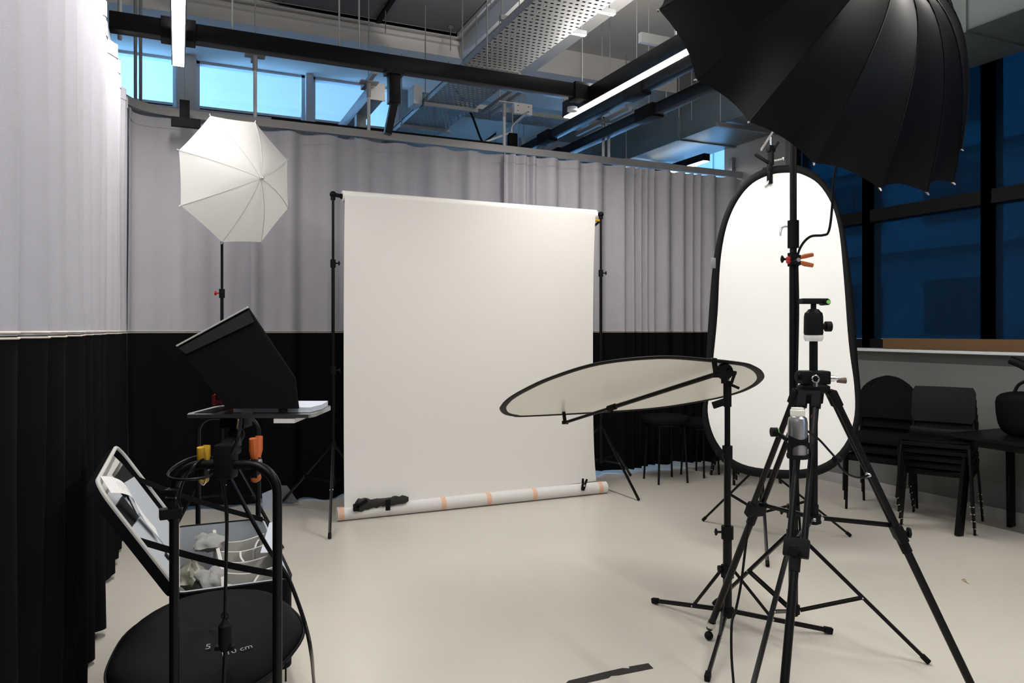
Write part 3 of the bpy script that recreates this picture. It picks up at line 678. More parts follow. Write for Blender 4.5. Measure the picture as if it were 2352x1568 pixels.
# ------------------------------------------------------------------ tilted oval silver reflector on its arm stand
nD = (RT*.0817 + UP*-.953 + FW*-.291).normalized(); cD = cf(.672, -.361, 4.281)
outl = [(1149, 933), (1148, 941), (1156, 950), (1175, 954.5), (1204, 956), (1364, 948), (1510, 937), (1636, 917), (1700, 901), (1733, 887), (1750, 875), (1756, 864), (1750, 851), (1735, 841), (1709, 833), (1619, 823), (1513, 818), (1372, 833), (1260, 867), (1195, 897), (1163, 917)]
loop = spline([Wpl(x, y, cD, nD) for x, y in outl], 6, closed=True)
ctr = sum(loop, V((0, 0, 0)))/len(loop)
rd = thing('tilted_reflector', 'oval silver reflector with black rim tilted almost flat over its stand', 'reflector', ctr)
rim_in = [ctr+(p-ctr)*(1-.042/((p-ctr).length)) for p in loop]
NL = len(loop)
rows = [[ctr+(p-ctr)*u*1.0-nD*.004*math.sin(PI*u) for p in rim_in] for u in (.02, .2, .4, .6, .8, 1.0)]
MB().grid(rows, thick=.001, wrap=True).add(rows[0], [list(range(NL))]).build('silver_face', m_silv, rd, 60)
rows = []
for k in range(9):
    a = 2*PI*k/8; rows.append([rim_in[i].lerp(loop[i], .5+.5*math.cos(a))+nD*.007*math.sin(a) for i in range(NL)])
MB().grid(rows, wrap=True).build('rim', m_blkm, rd, 60)
# arm stand
s3 = fr(1.10, 3.78)
st = stand('light_stand', 'black stand with long arm holding the tilted silver reflector', s3, [G(1500, 1380), G(1910, 1450), G(1628, 1560)], .32, .115, 1.28, (.0225, .0175, .0145), (.78, .53, 1.2) and (.52, .93), -RT, twin=False)
# legs of this stand hug the floor: replaced below by its own geometry
for ch in [o for o in bpy.data.objects if o.parent == st and o.name.split('.')[0] in ('leg', 'brace', 'foot_cap', 'rivet')]: bpy.data.objects.remove(ch)
for px, py in ((1500, 1380), (1910, 1450), (1624, 1560)):
    f_ = G(px, py, .012); f_.z = .016; d = f_-s3; d.z = 0; dn = d.normalized(); a = s3+dn*.03+V((0, 0, .115))
    MB().bar(a, f_, .016, .022, bev=.003).build('leg', m_blk, st)
    mid = a.lerp(f_, .40); MB().bar(s3+dn*.035+V((0, 0, .32)), mid, .010, .016, bev=.002).build('brace', m_blk, st)
    e = (f_-a).normalized(); MB().bar(f_-e*.04, f_+e*.004, .026, .030, bev=.005).build('foot_cap', m_blkm, st)
    MB().cyl(mid-dn.cross(UP)*.012, mid+dn.cross(UP)*.012, .005, n=8).build('rivet', m_steel, st)
kb = s3-RT*.045+V((0, 0, .33)); MB().lathe([(.001, 0), (.02, .002), (.02, .014), (.001, .018)], kb+RT*.012, -RT, 8).build('knob', m_blkm, st)
MB().cyl(s3+V((0, 0, 1.27)), s3+V((0, 0, 1.345)), .011, n=16).build('spigot', m_chrome, st)
MB().cyl(s3+V((0, 0, 1.16)), s3+V((0, 0, 1.29)), .0205, n=16).build('top_collar', m_blkm, st)
MB().bar(s3+V((0, 0, 1.19)), s3-RT*.075+V((0, 0, 1.165)), .02, .035, bev=.004).build('latch', m_blkm, st)
hd = W(1664, 853, 3.76)
ar = thing('reflector_arm', 'black telescopic boom arm with end clips under the silver reflector', 'boom arm', hd)
MB().lathe([(.001, -.022), (.038, -.02), (.042, -.01), (.042, .01), (.038, .02), (.001, .022)], hd, FW, 26).build('pivot_disc', m_blkm, ar)
MB().cyl(hd-V((0, 0, .06)), hd, .017).bar(hd+RT*.0, hd+RT*.06+V((0, 0, -.008)), .02, .02, bev=.004).bar(hd+RT*.055, hd+RT*.03-V((0, 0, .075)), .014, .014, bev=.003).build('pivot_grip', m_blkm, ar)
e1 = W(1298, 970, 4.66); mid = hd.lerp(e1, .66)
MB().cyl(hd-(e1-hd).normalized()*.04, mid, .0125, n=14).build('outer_tube', m_blk, ar); MB().cyl(mid, e1, .0095, n=14).build('inner_tube', m_blk, ar)
MB().cyl(mid-(e1-hd).normalized()*.03, mid+(e1-hd).normalized()*.03, .018).cyl(mid-V((0, 0, .04)), mid, .008).build('lock_collar', m_blkm, ar)
for (a, b_) in ((W(1645, 862, 3.70), W(1640, 826, 3.68)), (e1, W(1294, 942, 4.72))):
    c0 = MB().bar(a, b_, .02, .022, bev=.003).cyl(a-RT*.02, a+RT*.02, .011); c0.bar(b_-FW*.02, b_+FW*.03, .022, .018, bev=.003); c0.build('rim_clip', m_blkm, ar)
MB().bar(hd+RT*.04-V((0, 0, .07)), hd+RT*.075-V((0, 0, .085)), .012, .014, bev=.003).build('wing_screw', m_blkm, ar)
# ------------------------------------------------------------------ tall oval white reflector
s4 = fr(1.91, 5.45)
outp = [(1618, 905), (1613, 960), (1630, 1020), (1665, 1065), (1715, 1090), (1790, 1099), (1860, 1096), (1915, 1074), (1955, 1030), (1975, 970), (1977, 900), (1970, 820), (1962, 700), (1950, 600), (1936, 510), (1916, 450), (1884, 405), (1845, 383), (1815, 379), (1770, 383), (1725, 403), (1690, 440), (1664, 490), (1647, 550), (1636, 620), (1628, 720), (1622, 820)]
nT = (FW*-1 + UP*.16 + RT*-.05).normalized(); pT = fr(1.91, 5.30, 1.55)
loop = spline([Wpl(x, y, pT, nT) for x, y in outp], 4, closed=True); ctr = sum(loop, V((0, 0, 0)))/len(loop); NL = len(loop)
rt_ = thing('tall_reflector', 'tall oval white reflector panel with black rim standing before the windows', 'reflector', V((ctr.x, ctr.y, 0)))
rim_in = [p+(ctr-p).normalized()*.062 for p in loop]
rows = [[ctr+(p-ctr)*u+nT*.003 for p in rim_in] for u in (.02, .25, .5, .75, 1.0)]
MB().grid(rows, thick=.0015, wrap=True).add(rows[0], [list(range(NL))]).build('white_face', m_refl, rt_, 60)
rows = []
for k in range(9):
    a = 2*PI*k/8; rows.append([rim_in[i].lerp(loop[i], .5+.5*math.cos(a))+nT*.010*math.sin(a) for i in range(NL)])
MB().grid(rows, wrap=True).build('rim', m_blkm, rt_, 60)
q = W(1638, 604, 5.36); MB().box(q, (.035, .02, .075), rz=-YAW, bev=.006).build('grey_tab', m_strut, rt_)
hub = s4.copy(); tp = W(1770, 385, 5.62)
st = stand('light_stand', 'black stand behind the tall white reflector with red lever', s4+FW*.22, [G(1615, 1197), G(1953, 1233), G(1763, 1302)], .50, .16, 2.76, (.016, .0135, .011), (.80, 1.6), -RT, knob_m=m_red)
ck = thing('grip_clamp', 'black and chrome grip clamp holding the top of the tall white reflector', 'clamp', W(1770, 385, 5.5))
c0 = W(1768, 388, 5.46)
MB().bar(c0-V((0, 0, .11)), c0+V((0, 0, .05)), .035, .03, bev=.006).bar(c0+V((0, 0, .0))-FW*.02, c0+FW*.12+V((0, 0, .02)), .03, .03, bev=.005).bar(c0+V((0, 0, .04)), c0-RT*.11+V((0, 0, .11)), .02, .022, bev=.005).build('jaw', m_blkm, ck)
MB().cyl(c0+V((.01, 0, .03)), c0+V((.01, 0, .13)), .022).box(c0+V((.01, 0, .15)), (.06, .04, .05), bev=.008).build('socket', m_blkm, ck)
MB().cyl(c0+V((.01, 0, .17)), c0+V((.01, 0, .235)), .009).cyl(c0+RT*.03+V((0, 0, .06)), c0+RT*.10+V((0, 0, .075)), .008).sph(c0+RT*.10+V((0, 0, .075)), .014).build('chrome_pin', m_chrome, ck)
MB().bar(c0+V((0, 0, -.08)), c0-RT*.035-V((0, 0, .13)), .02, .015, bev=.003).build('lower_jaw', m_steel, ck)
MB().bar(c0+RT*.035+V((0, 0, .15)), c0+RT*.065+V((0, 0, .20)), .012, .018, bev=.003).build('wing_screw', m_blkm, ck)
# ------------------------------------------------------------------ camera tripod
cT = fr(1.23, 3.02); upT = lambda z: V((cT.x, cT.y, z)); zhub = EYE-128/FPX*3.02
tr = thing('camera_tripod', 'tall black camera tripod with ball head, foremost on the right', 'tripod', cT)
MB().cyl(upT(.80), upT(1.505), .0165, n=20).build('centre_column', m_blk, tr)
MB().lathe([(.001, zhub-.075), (.036, zhub-.07), (.040, zhub-.03), (.062, zhub-.02), (.064, zhub+.0), (.045, zhub+.008), (.045, zhub+.055), (.03, zhub+.06), (.001, zhub+.061)], upT(0), UP, 28).build('shoulder', m_blkm, tr)
MB().box(upT(zhub+.035), (.115, .075, .055), rz=-YAW, bev=.008).build('crank_housing', m_blkm, tr)
k0 = upT(zhub+.03); MB().cyl(k0+RT*.055, k0+RT*.085, .013).cyl(k0+RT*.083, k0+RT*.098, .009).bar(k0+RT*.095, k0+RT*.105+V((0, 0, -.012)), .012, .012).build('crank_arm', m_chrome, tr)
MB().lathe([(.001, 0), (.009, .002), (.013, .036), (.001, .038)], k0+RT*.095-V((0, 0, .008)), RT, 14).build('crank_handle', mat('crank_brown', (.10, .07, .05), .4), tr)
kk = k0-RT*.062; MB().lathe([(.001, 0), (.016, .002), (.010, .01), (.022, .018), (.001, .022)], kk+RT*.01+V((0, 0, .008)), -RT, 6).build('lock_knob', m_blkm, tr)
MB().tube([k0-RT*.012-FW*.05+V((0, 0, .002))+(RT*math.cos(a)+UP*math.sin(a))*.014 for a in [2*PI*i/14 for i in range(14)]], .0035, 8, closed=True).cyl(k0-RT*.012-FW*.05-V((0, 0, .012)), k0-RT*.012-FW*.05-V((0, 0, .035)), .010).build('eye_bolt', m_chrome, tr)
MB().cyl(upT(.76), upT(.84), .020, n=16).build('spreader_sleeve', m_blk, tr)
zc = .785
feet = [(V(G(1628, 1470, .0)), True), (fr(1.86, 2.92), False), (fr(.893, 2.50), False)]
for i, (f_, ball) in enumerate(feet):
    d = f_-cT; d.z = 0; dn = d.normalized(); s = dn.cross(UP)
    top = upT(zhub-.03)+dn*.07; foot = V((f_.x, f_.y, .05)); u = (top.z-.74)/(top.z-.05); clamp = top.lerp(foot, u); e = (foot-top).normalized()
    lg = MB()
    for k in (-1, 1): lg.cyl(top+s*k*.026+e*.03, clamp+s*k*.026, .0125, n=14)
    lg = lg.build('leg', m_blk, tr)
    MB().cyl(top+s*.036, top-s*.036, .017).build('leg_hinge', m_blkm, lg); mbk = MB()
    for k in (-1, 1): mbk.bar(top+s*k*.026-e*.012, top+s*k*.026+e*.055, .032, .034, up=s, bev=.005)
    mbk.build('leg_socket', m_blkm, lg)
    MB().bar(clamp-e*.035, clamp+e*.035, .09, .036, up=dn, bev=.006).cyl(clamp+e*.03, clamp+e*.085, .020).build('leg_clamp', m_blkm, lg)
    MB().cyl(clamp-s*.0+e*0, clamp+dn*.035, .008).lathe([(.001, 0), (.021, .002), (.021, .012), (.001, .018)], clamp+dn*.034, dn, 6).build('clamp_knob', m_blkm, lg)
    MB().cyl(clamp, foot-e*.012, .0160, n=16).build('lower_tube', m_blk, lg)
    if ball: MB().lathe([(.019, 0), (.022, .006), (.022, .03), (.017, .038)], foot-e*.062, e, 18).build('foot_collar', m_steel, lg); MB().sph(foot+V((0, 0, -.026)), .022).build('foot_ball', m_blkm, lg)
    else: MB().cyl(foot-e*.03, foot-V((0, 0, .048)), .019).build('foot_ball', m_blkm, lg)
    h = upT(.785)+dn*.03; MB().bar(h, clamp-dn*.015-e*.03, .014, .018, bev=.003).build('spreader_arm', m_blk, tr)
    MB().cyl(h-s*.016, h+s*.016, .008).build('spreader_rivet', m_steel, tr)
MB().cyl(upT(.765), upT(.80), .030, n=16).build('spreader_hub', m_blkm, tr)
bh = thing('ball_head', 'black ball head with quick release clamp on the camera tripod', 'tripod head', upT(1.505))
MB().lathe([(.001, 0), (.032, .0), (.038, .012), (.038, .024), (.001, .025)], upT(1.505), UP, 24).build('base_ring', m_prn, bh)
MB().lathe([(.001, .024), (.036, .025), (.038, .035), (.037, .10), (.034, .115), (.026, .122), (.020, .13), (.001, .135)], upT(1.505), UP, 28).build('head_body', m_blkm, bh)
MB().cyl(upT(1.625), upT(1.66), .011).build('ball_stem', m_blk, bh)
MB().box(upT(1.668), (.105, .045, .022), rz=-YAW, bev=.003).build('release_clamp', m_blkm, bh)
q = upT(1.664)+RT*.045-FW*.0; MB().cyl(q-FW*.03, q+FW*.03, .013).build('clamp_knob', m_blkm, bh); MB().cyl(q-FW*.0305+RT*.003, q-FW*.034+RT*.003, .008).build('bubble_level', m_green, bh)
q = upT(1.565)+RT*.037; MB().cyl(q, q+RT*.012, .012).cyl(q+RT*.012, q+RT*.034, .021).build('friction_knob', m_blkm, bh)
R3 = Matrix((RT, UP, -FW)).transposed().to_4x4()
text_mesh('Manfrotto', .020, Matrix.Translation(upT(1.14)-FW*.0175) @ R3 @ Matrix.Rotation(PI/2, 4, 'Z'), 'maker_lettering', m_prn, tr)
MB().box(upT(1.20)-RT*.012-FW*.0165, (.008, .002, .014), rz=-YAW).build('red_badge', m_red, tr)
# water bottle in a holder on the tripod leg
bc = W(1832, 1046, 2.80); wb = thing('water_bottle', 'brushed steel water bottle with cream lid clipped to the tripod', 'bottle', bc)
MB().lathe([(.001, 0), (.031, .0), (.036, .006), (.036, .125), (.033, .142), (.024, .150), (.022, .158), (.001, .158)], bc, UP, 32).build('bottle_body', m_steel, wb)
MB().lathe([(.001, .150), (.026, .151), (.027, .156), (.027, .172), (.023, .176), (.023, .181), (.001, .182)], bc, UP, 28).build('lid', m_bone, wb)
bh2 = thing('bottle_holder', 'black cage holder gripping the steel water bottle', 'bottle holder', bc-V((0, 0, .01)))
MB().lathe([(.001, -.010), (.038, -.010), (.0405, -.004), (.0405, .006), (.0375, .006), (.0375, -.002), (.001, -.002)], bc, UP, 28).build('holder_base', m_blkm, bh2)
rows = []
for k in range(25):
    a = -2.95+(k/24)*5.0; o = RT*math.cos(a)+FW*math.sin(a); w = .5+.5*math.cos(a*2)
    rows.append([bc+o*.0395+V((0, 0, .045-.02*w)), bc+o*.0395+V((0, 0, .065+.015*w))])
MB().grid(rows, thick=.003).build('grip_band', m_blkm, bh2)
mb = MB()
for a in (-2.75, -.35, 1.2): o = RT*math.cos(a)+FW*math.sin(a); mb.bar(bc+o*.0395-V((0, 0, .002)), bc+o*.0395+V((0, 0, .05)), .02, .004, up=o)
mb.build('upright_strip', m_blkm, bh2)
k1 = W(1783, 992, 2.85); MB().bar(bc-RT*.040+V((0, 0, .06)), k1, .010, .014).bar(bc+FW*.036+V((0, 0, .05)), bc+FW*.10+V((0, 0, .05)), .03, .024, bev=.004).build('clamp_arm', m_blkm, bh2)
MB().cyl(k1-RT*.02, k1+RT*.004, .018, n=20).build('clamp_knob', m_blkm, bh2); MB().cyl(k1+RT*.003, k1+RT*.006, .0182, n=20).build('green_ring', m_green, bh2)
pts = [W(1855, 990, 2.80), W(1880, 1008, 2.8), W(1905, 1035, 2.8), W(1922, 1055, 2.8), W(1930, 1072, 2.8), W(1950, 1090, 2.82), W(1975, 1097, 2.9), W(1997, 1090, 2.96)]
c = thing('gooseneck_arm', 'thin bent arm linking the bottle holder to the right tripod leg', 'arm', pts[0]); MB().tube(spline(pts, 6), .0042, 8).build('arm_wire', m_blk, c)
MB().cyl(pts[3]-V((.012, 0, 0)), pts[3]+V((.014, 0, 0)), .013).build('elbow_knob', m_blkm, c); MB().cyl(pts[-1]-RT*.01, pts[-1]+RT*.012, .010).build('end_clip', m_steel, c)
# ------------------------------------------------------------------ equipment cart, cases, tether table
dN, dF = 1.96, 3.75
def frame(parent, pxl, pxr, d, ytop, name, r=.0125):
    A_, B_ = W(pxl, ytop, d), W(pxr, ytop, d); zt = A_.z; rr_ = .075; dirx = (B_-A_).normalized()
    pts = [V((A_.x, A_.y, .30))]
    for k in range(9): a = PI-PI/2*k/8; pts.append(A_+dirx*(rr_+rr_*math.cos(a))+V((0, 0, -rr_+rr_*math.sin(a))))
    for k in range(9): a = PI/2-PI/2*k/8; pts.append(B_-dirx*(rr_-rr_*math.cos(a))+V((0, 0, -rr_+rr_*math.sin(a))))
    pts.append(V((B_.x, B_.y, .30))); MB().tube(pts, r, 14).build(name, m_blk, parent); return A_, B_
cart = thing('equipment_cart', 'black tubular equipment cart with two hoop handles holding the cases', 'cart', W(500, 1200, 2.9)*1.0)
cart.location.z = 0; ORG[cart.name] = cart.location.copy()
NA, NB = frame(cart, 400, 637, dN, 1067, 'hoop_handle'); FA, FB = frame(cart, 455, 593, dF, 958, 'hoop_handle')
mb = MB()
for a, b_ in ((NA, FA), (NB, FB)): mb.bar(V((a.x, a.y, .31)), V((b_.x, b_.y, .31)), .03, .04, bev=.004)
for u in (0, .25, .5, .75, 1):
    a = NA.lerp(FA, u); b_ = NB.lerp(FB, u); mb.bar(V((a.x, a.y, .31)), V((b_.x, b_.y, .31)), .03, .03, bev=.003)
mb.build('deck_frame', m_blk, cart)
wheelp = [NA.lerp(FA, .02), NB.lerp(FB, .02), NA.lerp(FA, .98), NB.lerp(FB, .98)]
for q in wheelp:
    q = V((q.x, q.y, .06)); s = RT; MB().cyl(q-s*.014, q+s*.014, .06, n=24).build('wheel', m_blkm, cart); MB().bar(q+V((0, 0, .0)), V((q.x, q.y, .30)), .045, .02, up=FW).build('wheel_fork', m_blk, cart)
# open case, square to the room
ex = V((1, 0, 0)); ey = V((0, 1, 0)); ez = V((0, 0, 1))
ncl = fr(-1.150, 2.50, .65); CW = .40; oc = ncl+ex*(CW/2)
def cs(a, b_, c_): return oc+ex*(a*CW/.47)+ey*(b_*.95/.80)+ez*c_
case = thing('camera_case', 'open black soft equipment case with grey padded dividers on the cart', 'case', V((oc.x, oc.y+.4, .33)))
HT = .315
def rr_outline(w, l, r, c_, inset=0):
    out = []
    for (cx_, cy_, a0) in ((w-r, l-r, 0), (-w+r, l-r, 90), (-w+r, r, 180), (w-r, r, 270)):
        for k in range(5):
            a = math.radians(a0+k*22.5); out.append(cs(cx_+(r-inset)*math.cos(a), cy_+(r-inset)*math.sin(a), c_))
    return out
rows = [rr_outline(.235, .80, .05, -HT), rr_outline(.235, .80, .05, -.0), rr_outline(.235, .80, .05, 0, .012), rr_outline(.235, .80, .05, -HT+.01, .012)]
mb = MB().grid(rows, wrap=True).add(rows[0], [list(range(20))]).build('case_shell', m_navy, case)
rows = [rr_outline(.235, .80, .05, .002, .010), rr_outline(.235, .80, .05, .006, .020), rr_outline(.235, .80, .05, -HT+.02, .022)]
MB().grid(rows, wrap=True).add(rows[2], [list(range(20))]).build('lining', m_ltgrey, case)
MB().tube(rr_outline(.235, .80, .05, .004, .003), .0045, 6, closed=True).build('zip_edge', m_blkm, case)
rnd = random.Random(9)
def divider(a0, b0, a1, b1, h=.0, th=.009, wob=.006, m=None):
    P0, P1 = V((a0, b0, 0)), V((a1, b1, 0)); n_ = (P1-P0).cross(UP).normalized(); rows = []
    for k in range(9):
        u = k/8; q = P0.lerp(P1, u)+n_*wob*math.sin(u*5+a0*9); zt = h-.012*math.sin(PI*u)
        rows.append([cs(q.x, q.y, -HT+.03), cs(q.x, q.y, zt*.5-.1), cs(q.x, q.y, zt)])
    MB().grid(rows, thick=th).build('padded_divider', m or m_divid, case)
divider(-.03, .03, -.02, .76, -.015, .014)
for b0, b1 in ((.10, .06), (.22, .19), (.34, .33), (.47, .47), (.60, .61)): divider(-.02, b0, .205, b1+.03, -.02, .011)
divider(.06, .34, .07, .47, -.03, .008); divider(.03, .06, .12, .2, -.04, .008); divider(.12, .47, .17, .60, -.03, .008)
# crumpled cloths and small kit in the case
def crumple(name, c_, sx, sy, sz, m, seed, parent, label=None):
    rn = random.Random(seed); ph = [rn.uniform(0, 6) for _ in range(6)]; rows = []
    for i in range(11):
        th = PI*i/10; row = []
        for j in range(18):
            f = 2*PI*j/18; r_ = 1+.18*math.sin(3*f+ph[0]+2*th)+.13*math.sin(5*f+ph[1]-3*th)+.10*math.sin(7*th+ph[2]+f*2)
            row.append(c_+ex*(sx*r_*math.sin(th)*math.cos(f))+ey*(sy*r_*math.sin(th)*math.sin(f))+ez*(sz*r_*math.cos(th)))
        rows.append(row)
    mb_ = MB().grid(rows, wrap=True); o = mb_.build(name, m, parent, 80); return o
cl = thing('grey_cloth', 'crumpled pale grey cloth lying across the case dividers at the far left', 'cloth', cs(-.09, .60, -.03)); crumple('cloth_body', cs(-.07, .60, -.02), .06, .10, .03, mat('grey_cloth_fabric', (.26, .26, .25), .9), 2, cl)
cl = thing('grey_cloth', 'grey padded flap folded over the near case dividers', 'cloth', cs(-.07, .22, -.03)); crumple('cloth_body', cs(-.08, .20, -.03), .05, .11, .026, mat('grey_cloth_fabric', (.26, .26, .25), .9), 5, cl)
cl = thing('plastic_bag', 'clear greenish crumpled packing in the left side of the case', 'packing', cs(-.14, .3, -.1)); crumple('packing_body', cs(-.155, .42, -.09), .05, .14, .05, mat('pale_packing', (.16, .16, .12), .4), 8, cl)
cl = thing('lens_pouch', 'dark rolled pouch lying in the left side of the case', 'pouch', cs(-.12, .15, -.1)); MB().cyl(cs(-.15, .06, -.09), cs(-.10, .26, -.07), .04, n=18).build('pouch_body', m_blkm, cl)
# lid: hinged at left long edge, opened back
hg0, hg1 = cs(-.235, .0, .0), cs(-.235, .80, 0)
LH = .46; lx = V((-math.sin(math.radians(33)), 0, math.cos(math.radians(33)))); ly = (hg1-hg0).normalized(); lz = lx.cross(ly).normalized()
if lz.dot(RT) < 0: lz = -lz
def ls(a, b_, c_): return hg0+lx*a+ly*b_+lz*c_     # a up the lid, b along the hinge, c toward the inside
def lid_out(c_, inset=0):
    out = []
    for (cx_, cy_, a0, r) in ((LH-.09, .93-.09, 0, .09), (.03, .93-.03, 90, .03), (.03, .03, 180, .03), (LH-.09, .09, 270, .09)):
        for k in range(6):
            a = math.radians(a0+k*18); out.append(ls(cx_+(r-inset)*math.cos(a), cy_+(r-inset)*math.sin(a), c_))
    return out
lo_ = lid_out(-.010); li = lid_out(.025); 
ld = MB().grid([lo_, li, lid_out(.025, .012), lid_out(-.005, .014)], wrap=True).add(lo_, [list(range(24))]).build('lid', m_navy, case)
mb = MB().add(lid_out(-.004, .012), [list(range(24))]).build('lid_lining', m_ltgrey, ld)
MB().tube(lid_out(.026, .006), .008, 8, closed=True).build('lid_piping', m_divid, ld)
def lpatch(name, poly, c_, m, th=.006): MB().prism([ls(a*LH, b_*.93, c_+.003) for a, b_ in poly], lz*th).build(name, m, ld)
lpatch('lid_pocket', [(.06, .45), (.06, .93), (.66, .93), (.74, .62), (.5, .46)], .0, m_ltgrey, .010)
lpatch('lid_pocket', [(.06, .06), (.06, .43), (.48, .43), (.55, .08)], .0, m_ltgrey, .010)
lpatch('mesh_pocket', [(.50, .06), (.46, .44), (.70, .44), (.74, .08)], -.004, m_blkm, .006)
lpatch('mesh_pocket', [(.66, .50), (.60, .93), (.86, .90), (.88, .50)], -.004, m_blkm, .012)
lpatch('lid_band', [(.88, .08), (.82, .90), (.96, .84), (.975, .14)], -.004, m_divid, .012)
lpatch('small_logo_tag', [(.10, .30), (.10, .34), (.15, .34), (.15, .30)], .012, m_blkm, .004)
# lid stay straps
for (p0, p1) in ((ls(LH*.52, .02, .01), cs(.215, .02, .01)), (ls(LH*.62, .91, .01), cs(.215, .76, .01))):
    MB().grid([[p0.lerp(p1, k/8)+V((0, 0, -.012*math.sin(PI*k/8)))-ez*.012, p0.lerp(p1, k/8)+V((0, 0, -.012*math.sin(PI*k/8)))+ez*.012] for k in range(9)], thick=.002).build('stay_strap', m_blkm, case)
# long paper receipt hanging in the lid
pr = thing('paper_list', 'long curling white paper list tucked in the open case lid', 'paper', ls(LH*.8, .2, .03)); rows = []
cp = [ls(LH*a_, b_, c_) for a_, b_, c_ in ((.93, .10, .035), (.86, .17, .05), (.76, .25, .055), (.62, .30, .04), (.46, .33, .03), (.30, .36, .028))]
cp = spline(cp, 5)
for i, p in enumerate(cp):
    tt = (cp[min(i+1, len(cp)-1)]-cp[max(i-1, 0)]).normalized(); sd = tt.cross(lz).normalized(); w = .036; rows.append([p-sd*w, p+sd*w])
MB().grid(rows, thick=.0006).build('paper_sheet', m_prn, pr)
mb = MB()
for k in range(6, 15):
    a = rows[k][0].lerp(rows[k][1], .2)-FW*.002; b_ = rows[k][0].lerp(rows[k][1], .6+.2*(k % 2))-FW*.002; mb.bar(a, b_, .0015, .001)
mb.build('printed_lines', m_blkm, pr)
# round bag in front
cB2 = W(477, 1478, 2.25); bt = math.radians(12.7); by = (FW*math.cos(bt)+UP*math.sin(bt)); bz = RT.cross(by)
rb = thing('round_reflector_bag', 'round black zipped bag with handwritten size, resting in front of the case', 'bag', cB2-V((0, 0, .08)))
rows = []
for (r_, h) in ((.001, .050), (.10, .049), (.19, .042), (.243, .031), (.266, .017), (.273, 0), (.266, -.02), (.23, -.05), (.12, -.065), (.001, -.066)):
    row = []
    for j in range(48):
        a = 2*PI*j/48; w = 1+.018*math.sin(3*a+1)+.012*math.sin(7*a); wl = .004*math.sin(5*a+r_*30)+.004*math.sin(a*2+r_*18)
        row.append(cB2+RT*(r_*w*math.cos(a)*1.0)+by*(r_*w*math.sin(a))+bz*(h+wl*(r_ > .01)))
    rows.append(row)
MB().grid(rows, wrap=True).build('bag_body', m_navy, rb, 70)
zr_ = [cB2+RT*(.275*(1+.018*math.sin(3*a+1)+.012*math.sin(7*a))*math.cos(a))+by*(.275*(1+.018*math.sin(3*a+1)+.012*math.sin(7*a))*math.sin(a)) for a in [2*PI*k/64 for k in range(64)]]
MB().tube(zr_, .0045, 6, closed=True).build('zip', m_blkm, rb)
MB().tube([zr_[61], zr_[61]-V((0, 0, .03)), zr_[61]-V((0, 0, .06))], .003, 6).build('zip_pull', m_blkm, rb)
m_chalk = mat('chalk_ink', (.25, .27, .33), .8)
Mb = Matrix((RT, by, bz)).transposed().to_4x4()
text_mesh('5', .035, Matrix.Translation(cB2+RT*.040-by*.085+bz*.051) @ Mb @ Matrix.Rotation(.3, 4, 'Z'), 'handwriting', m_chalk, rb)
text_mesh('110 cm', .030, Matrix.Translation(cB2+RT*.128-by*.100+bz*.050) @ Mb @ Matrix.Rotation(.5, 4, 'Z'), 'handwriting', m_chalk, rb)
tag(MB().box(V((cB2.x, cB2.y, .40))+FW*.02, (.30, .40, .14), rz=-YAW, bev=.03).build('soft_bag', m_navy), 'black soft bag under the round bag on the cart deck', 'bag')
# base block under case (case bottom on deck)
# tether table with laptop hood
tt_ = thing('laptop_table', 'thin grey laptop tray mounted above the near cart handle', 'laptop table', W(560, 955, 2.08))
zt = EYE-197/FPX*2.08
def tq(px, dd, dz=0): p = W(px, 958, 2.08+dd); return V((p.x, p.y, zt+dz))
def slab(poly, th, name, m, parent): MB().prism(poly, V((0, 0, th))).build(name, m, parent)
a0, a1, b0, b1 = W(428, 0, 2.0), W(725, 0, 2.0), W(428, 0, 2.28), W(725, 0, 2.28)
def fz(p, z): return V((p.x, p.y, z))
xl_, xr_ = (428-CX)/FPX*2.05, (722-CX)/FPX*2.05
def tb(u, v, z): return fr(xl_+(xr_-xl_)*u, 2.03+.24*v, z)
slab([tb(.03, 0, zt), tb(.97, 0, zt), tb(1, .15, zt), tb(1, .85, zt), tb(.97, 1, zt), tb(.03, 1, zt), tb(0, .85, zt), tb(0, .15, zt)], .010, 'tray_top', m_steel, tt_)
slab([tb(.05, .12, zt+.0102), tb(.2, .12, zt+.0102), tb(.2, .88, zt+.0102), tb(.05, .88, zt+.0102)], .001, 'handle_slot', m_blkm, tt_)
slab([tb(.70, .0, zt-.014), tb(.86, .0, zt-.014), tb(.86, .8, zt-.014), tb(.70, .8, zt-.014)], .012, 'side_bracket', m_prn, tt_)
q = tb(.77, .02, zt+.016); MB().cyl(q, q+V((0, 0, .018)), .012).build('clamp_screw', m_blkm, tt_)
mcol = tb(.31, .4, 0); topb = (NA+NB)/2
MB().box(fz(mcol, zt-.02), (.07, .07, .036), rz=-YAW, bev=.005).build('mount_plate', m_blkm, tt_)
MB().cyl(fz(mcol, 1.235), fz(mcol, zt-.03), .018).sph(fz(mcol, 1.25), .024).build('mount_ball', m_blkm, tt_)
MB().box(fz(topb-RT*.0, topb.z+.01)-RT*.0, (.05, .05, .09), rz=-YAW, bev=.006).bar(fz(mcol, 1.235), fz(topb, topb.z+.04), .03, .03).build('handle_clamp', m_blkm, tt_)
MB().tube([W(548, 960, 2.05), W(548, 985, 2.06)], .006).build('chrome_stub', m_chrome, tt_)
MB().cyl(tb(.395, -.02, zt-.09), tb(.395, .1, zt-.09), .012).build('side_knob', m_blkm, tt_)
lp = thing('laptop', 'pale laptop edge poking out under the black hood', 'laptop', tb(.8, .5, zt+.011)); slab([tb(.35, .15, zt+.0115), tb(.955, .15, zt+.0115), tb(.99, .5, zt+.0115), tb(.96, .95, zt+.0115), tb(.35, .95, zt+.0115)], .014, 'laptop_base', m_plast, lp)
